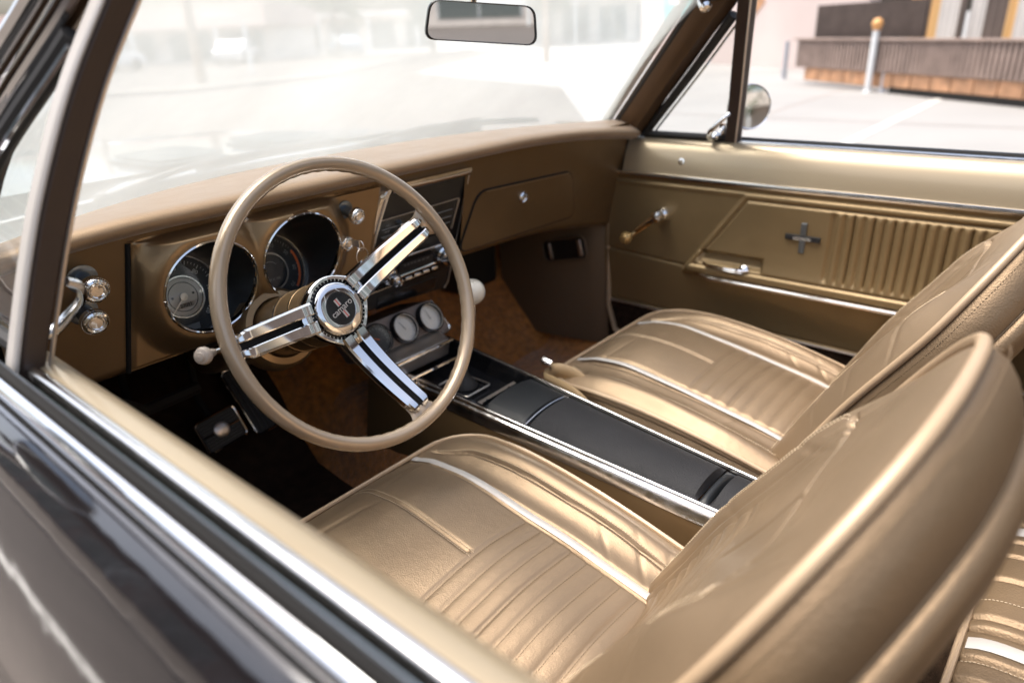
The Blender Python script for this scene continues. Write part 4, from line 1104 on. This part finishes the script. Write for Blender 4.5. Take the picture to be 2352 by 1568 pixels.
    out += [(-x, s) for x, s in out[::-1][1:]]
    pof = lambda s: -.012*smooth(.20, .42, s)
    MB().tube([bp(x, s, pof(s)+.0045) for x, s in out], .0060, n=12).build('piping', 'piping', back)
    cen = np.array((0, .28)); g = []; g2 = []
    for x, s in out:
        p = np.array((x, s)); n = p-cen; n = n/(np.linalg.norm(n)+1e-9)
        if s < .30: n = np.array((math.copysign(1, x), 0.0)) if s < .2 else n*((s-.2)/.1)+np.array((math.copysign(1, x), 0))*(1-(s-.2)/.1)
        dep = .058-(-pof(s))*.35; pz = pof(s)
        sk = lambda t: .045*smooth(.40, .58, s)*t
        g.append([bp(x+n[0]*o, s+n[1]*o-sk(t*.7), pz-dep*t) for o, t in ((-.001, 0), (.004, .12), (.010, .35), (.011, .60), (.008, .85), (.003, 1))])
        rw = []
        for o, h in ((.003, -.0005), (-.0005, -.0025), (.003, -.005), (.006, -.012), (.002, -.022), (-.012, -.032), (-.035, -.038)):
            rw.append(bp(x+n[0]*o, s+n[1]*o-sk(.7-h*9), pz-dep+h))
        for k in (.6, .3, 0): rw.append(bp(x*k*.85, (s-sk(1))*(k*.9+.1)+(1-(k*.9+.1))*.2, -.106))
        g2.append(rw)
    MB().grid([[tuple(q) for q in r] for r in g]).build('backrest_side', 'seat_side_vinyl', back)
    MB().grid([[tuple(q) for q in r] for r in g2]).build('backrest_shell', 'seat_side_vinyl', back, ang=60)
    MB().tube([bp(x, s-.045*.7*smooth(.40, .58, s), pof(s)-(.058+pof(s)*.35)-.0015) for x, s in out], .0022, n=6).build('shell_seam', 'dark_stitch', back)
    stitches([bp(x*1.0+math.copysign(.0065, x) if abs(x) > .01 else x, s+(.0065 if s > .59 else 0), pof(s)-.011) for x, s in out], .0050, .0032, .0006, 'stitching', 'dark_stitch', back)
    MB().lathe([(.018, -.004), (.018, .006), (.012, .010), (0, .011)], (xs+(.245 if xs < 0 else -.245), -.455+y_off, .425), (1 if xs < 0 else -1, 0, 0), 20).build('seat_hinge', 'chrome', frame)
    return frame
make_seat(-.376, -.003, "driver's gold bucket seat behind the steering wheel")
make_seat(.376, 0, "passenger's gold bucket seat beside the far door")

# ---------------------------------------------------------------- rear bench
rs = .0
def rtop(x, y):
    d = -.735-y; z = .452+.020*(1-math.exp(-max(0, d)/.02))-.03*max(0, d-.1)
    for c in (-.052, .215):
        z -= .006*math.exp(-((x-c-.028)/.004)**2)+.006*math.exp(-((x-c+.028)/.004)**2)
    for c in (.085, .145, -.12, -.18, .30, .36, .0): z -= .006*math.exp(-((x-c)/.0035)**2)
    z += .004*math.sin(x*14)
    return z
g = [[(x, y, rtop(x, y)) for x in np.linspace(-.66, .66, 420)] for y in list(np.linspace(-.735, -.80, 14))+list(np.linspace(-.81, -1.25, 14))]
g = [[(p[0], -.742, .30) for p in g[0]], [(p[0], -.730, .36) for p in g[0]], [(p[0], -.731, .42) for p in g[0]]]+g
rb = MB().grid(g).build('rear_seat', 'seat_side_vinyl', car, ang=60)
MB().tube([(x, -.7345, .4535) for x in np.linspace(-.66, .66, 60)], .0048, n=8).build('piping', 'piping', rb)
for c in (-.052, .215):
    MB().grid([[(c+a, y, rtop(c, y)+.0015+.002*(1-(a/.010)**2)) for a in (-.011, -.005, 0, .005, .011)] for y in np.linspace(-.742, -1.24, 40)]).build('silver_stripe', 'silver_stripe', rb)
for c in (.036, -.087, .185): stitches([(c, y, rtop(c, y)+.0006) for y in np.linspace(-.742, -1.2, 40)], .0046, .003, .0006, 'stitching', 'stitch', rb)
MB().grid([[(x, y, z) for x in np.linspace(-.66, .66, 30)] for y, z in ((-1.20, .44), (-1.25, .60), (-1.33, .80), (-1.42, .92), (-1.62, .935))]).build('rear_backrest', 'seat_side_vinyl', rb)
def quarter(s):
    q = MB().grid([[(s*x, y, z) for x, z in ((.757, .915), (.74, .921), (.715, .90), (.705, .84), (.70, .60), (.70, .30))] for y in np.linspace(-.91, -1.65, 20)]).build('quarter_trim', 'door_vinyl', car)
    MB().lathe([(.034, -.002), (.034, .004), (.028, .006), (.026, .002), (0, .002)], (s*.702, -1.02, .70), (-s, 0, 0), 28).build('ashtray', 'worn_chrome', q)
    MB().tube([(s*.698, y, .833) for y in np.linspace(-.91, -1.6, 6)], .005, n=8).build('upper_moulding', 'worn_chrome', q)
both(quarter)
# folded top stack under its boot
mb = MB(); g = []
for x in np.linspace(-.70, .70, 30): g.append([(x, -1.46, .93), (x, -1.48, .985), (x, -1.56, 1.01), (x, -1.70, .995), (x, -1.80, .95)])
mb.grid(g).build('folded_top', 'black_vinyl', car)
# wheels (outside the picture, they carry the car)
def road_wheel(s, y):
    c = Vector((s*.80, y, .33)); ax = Vector((s, 0, 0))
    w = MB().lathe([(.20, -.06), (.30, -.07), (.328, -.05), (.33, 0), (.328, .04), (.30, .05), (.20, .055)], c, ax, 40).build('road_wheel', 'rubber', car)
    MB().lathe([(.20, .05), (.19, .02), (.08, .01), (.07, .03), (0, .035)], c, ax, 40).build('rim', 'chrome', w)
for s in (-1, 1): road_wheel(s, 1.55); road_wheel(s, -1.2)

# ================================================================== OUTDOORS
def sheet(name, pts, z, m, kind=True):
    o = MB().add([(x, y, z) for x, y in pts], [tuple(range(len(pts)))]).build(name, m, smooth=False)
    if kind: struct(o)
    return o
sheet('ground', [(-900, -900), (900, -900), (900, 900), (-900, 900)], -.008, 'pale_concrete')
sheet('road', [(-60, -80), (5.2, -80), (5.2, 3.2), (12.5, 9.3), (17, 19), (40, 34), (40, 60), (-60, 30)], -.004, 'asphalt')
sheet('parking_lot', [(5.2, -60), (60, -60), (60, 34), (40, 30), (17.3, 18.2), (12.7, 8.9), (5.2, 2.8)], .0, 'pale_concrete')
def stripe(name, a, b, w, label):
    a = np.array(a); b = np.array(b); d = (b-a)/np.linalg.norm(b-a); n = np.array((-d[1], d[0]))*w/2
    o = sheet(name, [a+n, a-n, b-n, b+n], .004, 'line_paint'); return o
stripe('parking_line', (6.0, 1.46), (12.2, 1.62), .11, '')
stripe('parking_line', (6.0, -1.3), (12.0, -1.2), .11, '')
stripe('parking_line', (-1.75, -9), (-1.75, 4), .12, '')
def kerb(name, pts, w=.18, h=.13):
    P = [np.array(p, float) for p in pts]; g = []
    for i, p in enumerate(P):
        d = P[min(i+1, len(P)-1)]-P[max(i-1, 0)]; d /= np.linalg.norm(d); n = np.array((-d[1], d[0]))
        g.append([(*(p-n*w/2), 0), (*(p-n*w/2), h-.015), (*(p-n*(w/2-.02)), h), (*(p+n*w/2), h), (*(p+n*w/2), 0)])
    o = MB().grid(g).build(name, 'kerb_stone', ang=40); return struct(o)
kerb('kerb', [(4.5, 22.5), (9, 19.5), (14, 20.5), (24, 28), (40, 38)])
kerb('kerb', [(-4.4, -12), (-4.4, 6), (-4.0, 12), (4.5, 22.5)])
sheet('pavement', [(-4.45, -12), (-4.45, 6), (-4.05, 12), (4.5, 22.6), (0, 26), (-12.9, 16), (-12.9, -12)], .125, 'pavement_stone')

# slatted screen wall and corrugated front across the lot (right-hand side)
WA = np.array((13.9, 4.55)); WB = np.array((8.6, -2.1)); wd = (WB-WA)/np.linalg.norm(WB-WA); wn = np.array((wd[1], -wd[0]))
if wn @ (np.array((-.9, -.76))-WA) < 0: wn = -wn
WL = float(np.linalg.norm(WB-WA))
def wpt(t, z, off=0): p = WA+wd*t+wn*off; return Vector((p[0], p[1], z))
RW = Matrix(((wd[0], -wn[0], 0), (wd[1], -wn[1], 0), (0, 0, 1)))
wall = thing('slatted_terrace', 'long brown slatted terrace front above orange tiled base across the lot', 'terrace', (WA[0], WA[1], 0))
def wchild(mb, name, m, bevel=0, par=wall, smooth=False):
    off = par.location; mb.v = [(x-off[0], y-off[1], z-off[2]) for x, y, z in mb.v]
    return mb.build(name, m, par, bevel=bevel, smooth=smooth)
mb = MB(); n = 120
for i in range(n):
    t = i*WL*1.35/n; mb.box(wpt(t, .56, .03), (.052, .035, .48), RW)
wchild(mb, 'slat_panel', 'slat_mid')
mb = MB().box(wpt(WL*.66, .56, -.03), (WL*1.36, .04, .50), RW); wchild(mb, 'backing', 'slat_dark')
mb = MB().box(wpt(WL*.66, .81, .03), (WL*1.36, .12, .035), RW); wchild(mb, 'top_rail', 'slat_mid', .004)
mb = MB(); 
for i in range(22):
    mb.box(wpt(.35+i*.42, .19, -.06), (.40, .10, .22), RW)
wchild(mb, 'tile_base', 'orange_tile', .01)
mb = MB().box(wpt(WL*.66+1.5, .05, -.10), (WL*1.36-2.6, .20, .10), RW); wchild(mb, 'toe_gap', 'cavity')
scr = thing('slatted_screen', 'dark brown vertical-slat screen standing on the terrace behind the bollard', 'screen', tuple(wpt(0, .82, -.25)))
mb = MB()
for i in range(46): mb.box(wpt(.02+i*.063, 1.10, -.25), (.042, .03, .56), RW)
wchild(mb, 'slat_panel', 'slat_dark', par=scr)
wchild(MB().box(wpt(1.45, 1.10, -.28), (2.9, .02, .56), RW), 'backing', 'corrugated_brown', par=scr)
cor = thing('corrugated_building', 'building front of yellow, white and brown corrugated sheets behind the terrace', 'building', tuple(wpt(3, 0, -2)))
def corr(t0, t1, m, z0=0, z1=4.2):
    ts = np.linspace(t0, t1, int((t1-t0)/.022)); mb = MB(); mb.grid([[wpt(t, z, -2+.022*math.sin(t*2*PI/.15)) for z in (z0, z1)] for t in ts]); return wchild(mb, 'cladding', m, par=cor, smooth=True)
corr(.25, 1.02, 'corrugated_yellow'); corr(1.02, 1.60, 'corrugated_white'); corr(1.75, 2.10, 'corrugated_white'); corr(2.10, 2.55, 'corrugated_brown'); corr(2.55, 2.75, 'corrugated_yellow'); corr(2.75, 6, 'corrugated_white'); corr(6, 12, 'corrugated_brown')
wchild(MB().tube([wpt(1.68, 0, -1.93), wpt(1.68, 4.2, -1.93)], .06, n=10), 'downpipe', 'corrugated_brown', par=cor, smooth=True)
# bollards
def bollard(x, y, h, m, label, ball):
    b = thing('bollard', label, 'bollard', (x, y, 0))
    MB().lathe([(.075, 0), (.07, .02), (.052, .03), (.050, h-.02), (.046, h), (0, h+.004)], (0, 0, 0), (0, 0, 1), 24).build('post', m, b)
    if ball:
        th = np.linspace(0, PI, 14); MB().lathe([(.085*math.sin(a), -.085*math.cos(a)) for a in th], (0, 0, h+.075), (0, 0, 1), 24).lathe([(.06, 0), (.065, .015), (.04, .03)], (0, 0, h-.02), (0, 0, 1), 20).build('ball_top', 'ball_orange', b)
bollard(12.4, 2.85, .97, 'post_white', 'white bollard with an orange ball top in front of the slatted terrace', True)
bollard(12.43, 2.62, .72, 'post_grey', 'short grey bollard beside the white orange-topped one', False)
bollard(15.1, 5.3, .75, 'post_grey', 'thin grey post left of the slatted terrace', False)
# mural wall
mw = thing('mural_wall', 'pale pink painted wall left of the corrugated building', 'wall', (18.5, 9, 0))
a0, a1 = Vector((16.6, 4.2, 0)), Vector((24.5, 14.5, 0)); dv = (a1-a0).normalized(); nv_ = Vector((dv.y, -dv.x, 0))
def mp(t, z, o=0): return a0+dv*t-nv_*o+Vector((0, 0, z))-Vector(mw.location)
mb = MB().prism([(0, 0), (13, 0), (13, 4.6), (0, 4.6)], mp(0, 0), dv, (0, 0, 1), .25); mb.build('wall_face', 'mural_pink', mw, smooth=False)
MB().prism([(8.4, 1.5), (10.8, 1.3), (11.4, 4.4), (8.0, 4.4)], mp(0, 0, .02), dv, (0, 0, 1), .02).build('painted_shape', 'mural_teal', mw, smooth=False)
MB().prism([(5, 1.1), (6.6, 3.6), (6.0, 3.9), (4.2, 1.6)], mp(0, 0, .02), dv, (0, 0, 1), .02).build('painted_shape', 'orange_tile', mw, smooth=False)

# low shop building far ahead on the left
def building(name, label, a, b, h, fas, m1, m2, depth=8, win=6):
    A = Vector((*a, 0)); B_ = Vector((*b, 0)); d = (B_-A).normalized(); L = (B_-A).length; nrm = Vector((d.y, -d.x, 0))
    if nrm.dot(Vector(CAM_POS)-A) < 0: nrm = -nrm
    t = thing(name, label, 'building', tuple(A)); ez = Vector((0, 0, 1)); R = Matrix((d, -nrm, ez)).transposed()
    MB().box(d*L/2-nrm*depth/2+ez*(h-fas)/2, (L, depth, h-fas), R).build('wall', m2, t, smooth=False)
    MB().box(d*L/2-nrm*(depth/2-.8)+ez*(h-fas/2), (L+.8, depth+1.6, fas), R).build('fascia', m1, t, smooth=False)
    for i in range(win):
        w = L/win; f = MB().box(d*(w*(i+.5))+nrm*.03+ez*(h-fas)*.48, (w*.72, .08, (h-fas)*.74), R).build('window', 'shop_glass', t, smooth=False)
        fr = MB()
        for q in (-.36, 0, .36): fr.box(d*(w*(i+.5)+w*q)+nrm*.07+ez*(h-fas)*.48, (.08, .06, (h-fas)*.76), R)
        fr.build('frame', 'post_white', f, smooth=False)
    for i in range(4): MB().box(d*(L*(i+.5)/4)+nrm*1.9+ez*(h-fas)/2, (.16, .16, h-fas), R).build('column', 'post_white', t, smooth=False)
    return t
building('shop_building', 'low flat-roofed shop with pink fascia ahead on the left', (15, 66), (28.5, 46.0), 3.6, 1.35, 'fascia_pink', 'stucco')
building('stucco_building', 'pale stucco building straight ahead beyond the road', (36, 62), (50, 52), 3.4, .5, 'stucco', 'stucco', win=5)
building('low_warehouse', 'long low pale warehouse behind the far kerb', (44, 40), (52, 22), 3.6, .6, 'post_white', 'stucco', win=7)
building('door_reflection_block', "dark brown warehouse on the driver's side of the road", (-13, 26), (-13, -7), 6.5, .8, 'slat_dark', 'slat_mid', win=9)  # added out of view, gives the door its dark reflected band
# parked cars far away
def far_car(x, y, rot, m, label):
    t = thing('parked_car', label, 'car', (x, y, 0), 'cars parked by the far buildings'); t.rotation_euler = (0, 0, rot)
    prof = [(-2.2, .35), (-2.25, .75), (-2.1, .92), (-1.5, .98), (-1.0, 1.38), (.5, 1.42), (1.2, 1.0), (2.0, .88), (2.2, .7), (2.2, .35)]
    MB().prism(prof, (0, .85, 0), (1, 0, 0), (0, 0, 1), 1.7).build('body', m, t, bevel=.06)
    MB().prism([(-1.3, 1.0), (-.95, 1.33), (.45, 1.36), (1.0, 1.02)], (0, .86, 0), (1, 0, 0), (0, 0, 1), 1.72).build('window', 'shop_glass', t)
    for wx in (-1.4, 1.4):
        for wy in (-.8, .8): MB().lathe([(0, -.1), (.33, -.1), (.33, .1), (0, .1)], (wx, wy, .33), (0, 1, 0), 20).build('wheel', 'rubber', t)
far_car(16.5, 44, .4, 'car_white', 'white car parked before the pink-fascia shop, nearest its left end')
far_car(24, 43, .8, 'car_white', 'white car parked at the right corner of the pink-fascia shop')
far_car(33, 44, 1.1, 'car_blue', 'blue-grey car parked before the pale stucco building')
# poles
def pole(x, y, h, r, m, label, lean=0, cat='pole', lamp=False):
    t = thing('street_lamp' if lamp else 'utility_pole', label, 'street lamp' if lamp else cat, (x, y, 0))
    MB().tube([(0, 0, 0), (lean*h*.5, 0, h*.5), (lean*h, 0, h)], [r, r*.9, r*.75], n=14).build('pole', m, t)
    if lamp:
        MB().tube([(0, 0, h), (-.3, 0, h+.25), (-1.1, 0, h+.3)], .05, n=8).build('arm', m, t); MB().box((-1.3, 0, h+.28), (.6, .25, .12)).build('lamp_head', 'post_white', t, bevel=.03)
    else: MB().box((lean*h, 0, h-.5), (2.2, .1, .12)).build('crossarm', m, t)
pole(11.8, 24.2, 8.5, .17, 'wood_pole', 'brown wooden utility pole in front of the pink-fascia shop')
pole(7.6, 22.6, 7, .09, 'wood_pole', 'thin brown leaning pole nearest the left pillar', lean=-.06)
pole(15.4, 27, 1.9, .09, 'post_white', 'short white street lamp right of the wooden pole', lamp=True)
pole(22.5, 17.5, 8, .12, 'wood_pole', 'brown pole seen right of the rear view mirror')
pole(24.5, 14.2, 6, .10, 'post_white', 'white pole left of the passenger side pillar')
# trees and bushes
def tree(x, y, h, cr, label, name='tree', n=1100, trunk=True, group=None):
    t = thing(name, label, 'tree' if trunk else 'bush', (x, y, 0), group)
    z0 = h*.38 if trunk else 0
    if trunk:
        tb = MB().tube([(0, 0, 0), (.05, .03, h*.3), (-.03, .08, h*.7)], [.16, .12, .05], n=8)
        for k in range(6):
            a = k*1.05; tb.tube([(0, 0, h*(.3+.05*k)), (math.cos(a)*cr*.4, math.sin(a)*cr*.4, h*(.45+.06*k)), (math.cos(a)*cr*.75, math.sin(a)*cr*.75, h*(.55+.06*k))], [.06, .04, .015], n=6)
        tb.build('trunk', 'bark', t)
    cl = [(RNG.normal(0, cr*.42), RNG.normal(0, cr*.42), z0+(h-z0)*(.15+.8*RNG.random()), cr*(.25+.25*RNG.random())) for _ in range(16)]
    mb = MB()
    for i in range(n):
        c = cl[i % 16]; d = RNG.normal(size=3); d /= np.linalg.norm(d); p = np.array(c[:3])+d*c[3]*RNG.random()**.4
        if p[2] < .02: p[2] = .05
        u = RNG.normal(size=3); u /= np.linalg.norm(u); v = np.cross(u, RNG.normal(size=3)); v /= np.linalg.norm(v); s = .10+.10*RNG.random()
        mb.add([p-u*s, p+v*s*.5, p+u*s, p-v*s*.5], [(0, 1, 2, 3)])
    mb.build('crown', 'leaf', t, smooth=False)
tree(25.5, 13.0, 1.1, .9, 'low green bush at the foot of the white pole', 'bush', 500, False)
tree(31, 42, 5, 2.4, 'round street tree right of the pink-fascia shop', group='street trees ahead')
tree(36, 38, 4.5, 2.2, 'street tree before the pale stucco building', group='street trees ahead')
tree(44, 34, 5, 2.5, 'street tree between stucco building and warehouse', group='street trees ahead')
tree(40, 20, 1.2, 1.2, 'bush by the long low warehouse', 'bush', 500, False)
tree(-8, -30, 9, 3.5, 'tall tree behind the car, seen in the rear view mirror', n=2500)
tree(-2, -34, 8, 3.5, 'second tree behind the car, right of the tall one in the mirror', n=2500)
building('rear_building', 'pale building across the road behind the car', (2, -40), (-52, -30), 4.5, .7, 'stucco', 'stucco', win=8)
# open sky beyond the land is the world's daylight sky
building('rear_light_blocker', 'unseen dark tall block added behind the car on the passenger side to darken reflections', (26, -15), (2.5, -15.5), 13.0, .6, 'slat_dark', 'corrugated_brown', win=4)  # added out of view, darkens spoke reflections and blocks rear sky light
for a, b in (((5.4, 3.0), (14, 3.4)), ((5.4, -.1), (12.5, .1)), ((8.6, -6), (8.6, 5.5)), ((11.4, -3), (11.4, 7.5))):
    a = np.array(a); b = np.array(b); d = (b-a)/np.linalg.norm(b-a); n = np.array((-d[1], d[0]))*.012
    sheet('pavement_joint', [a+n, a-n, b-n, b+n], .003, 'slat_mid')
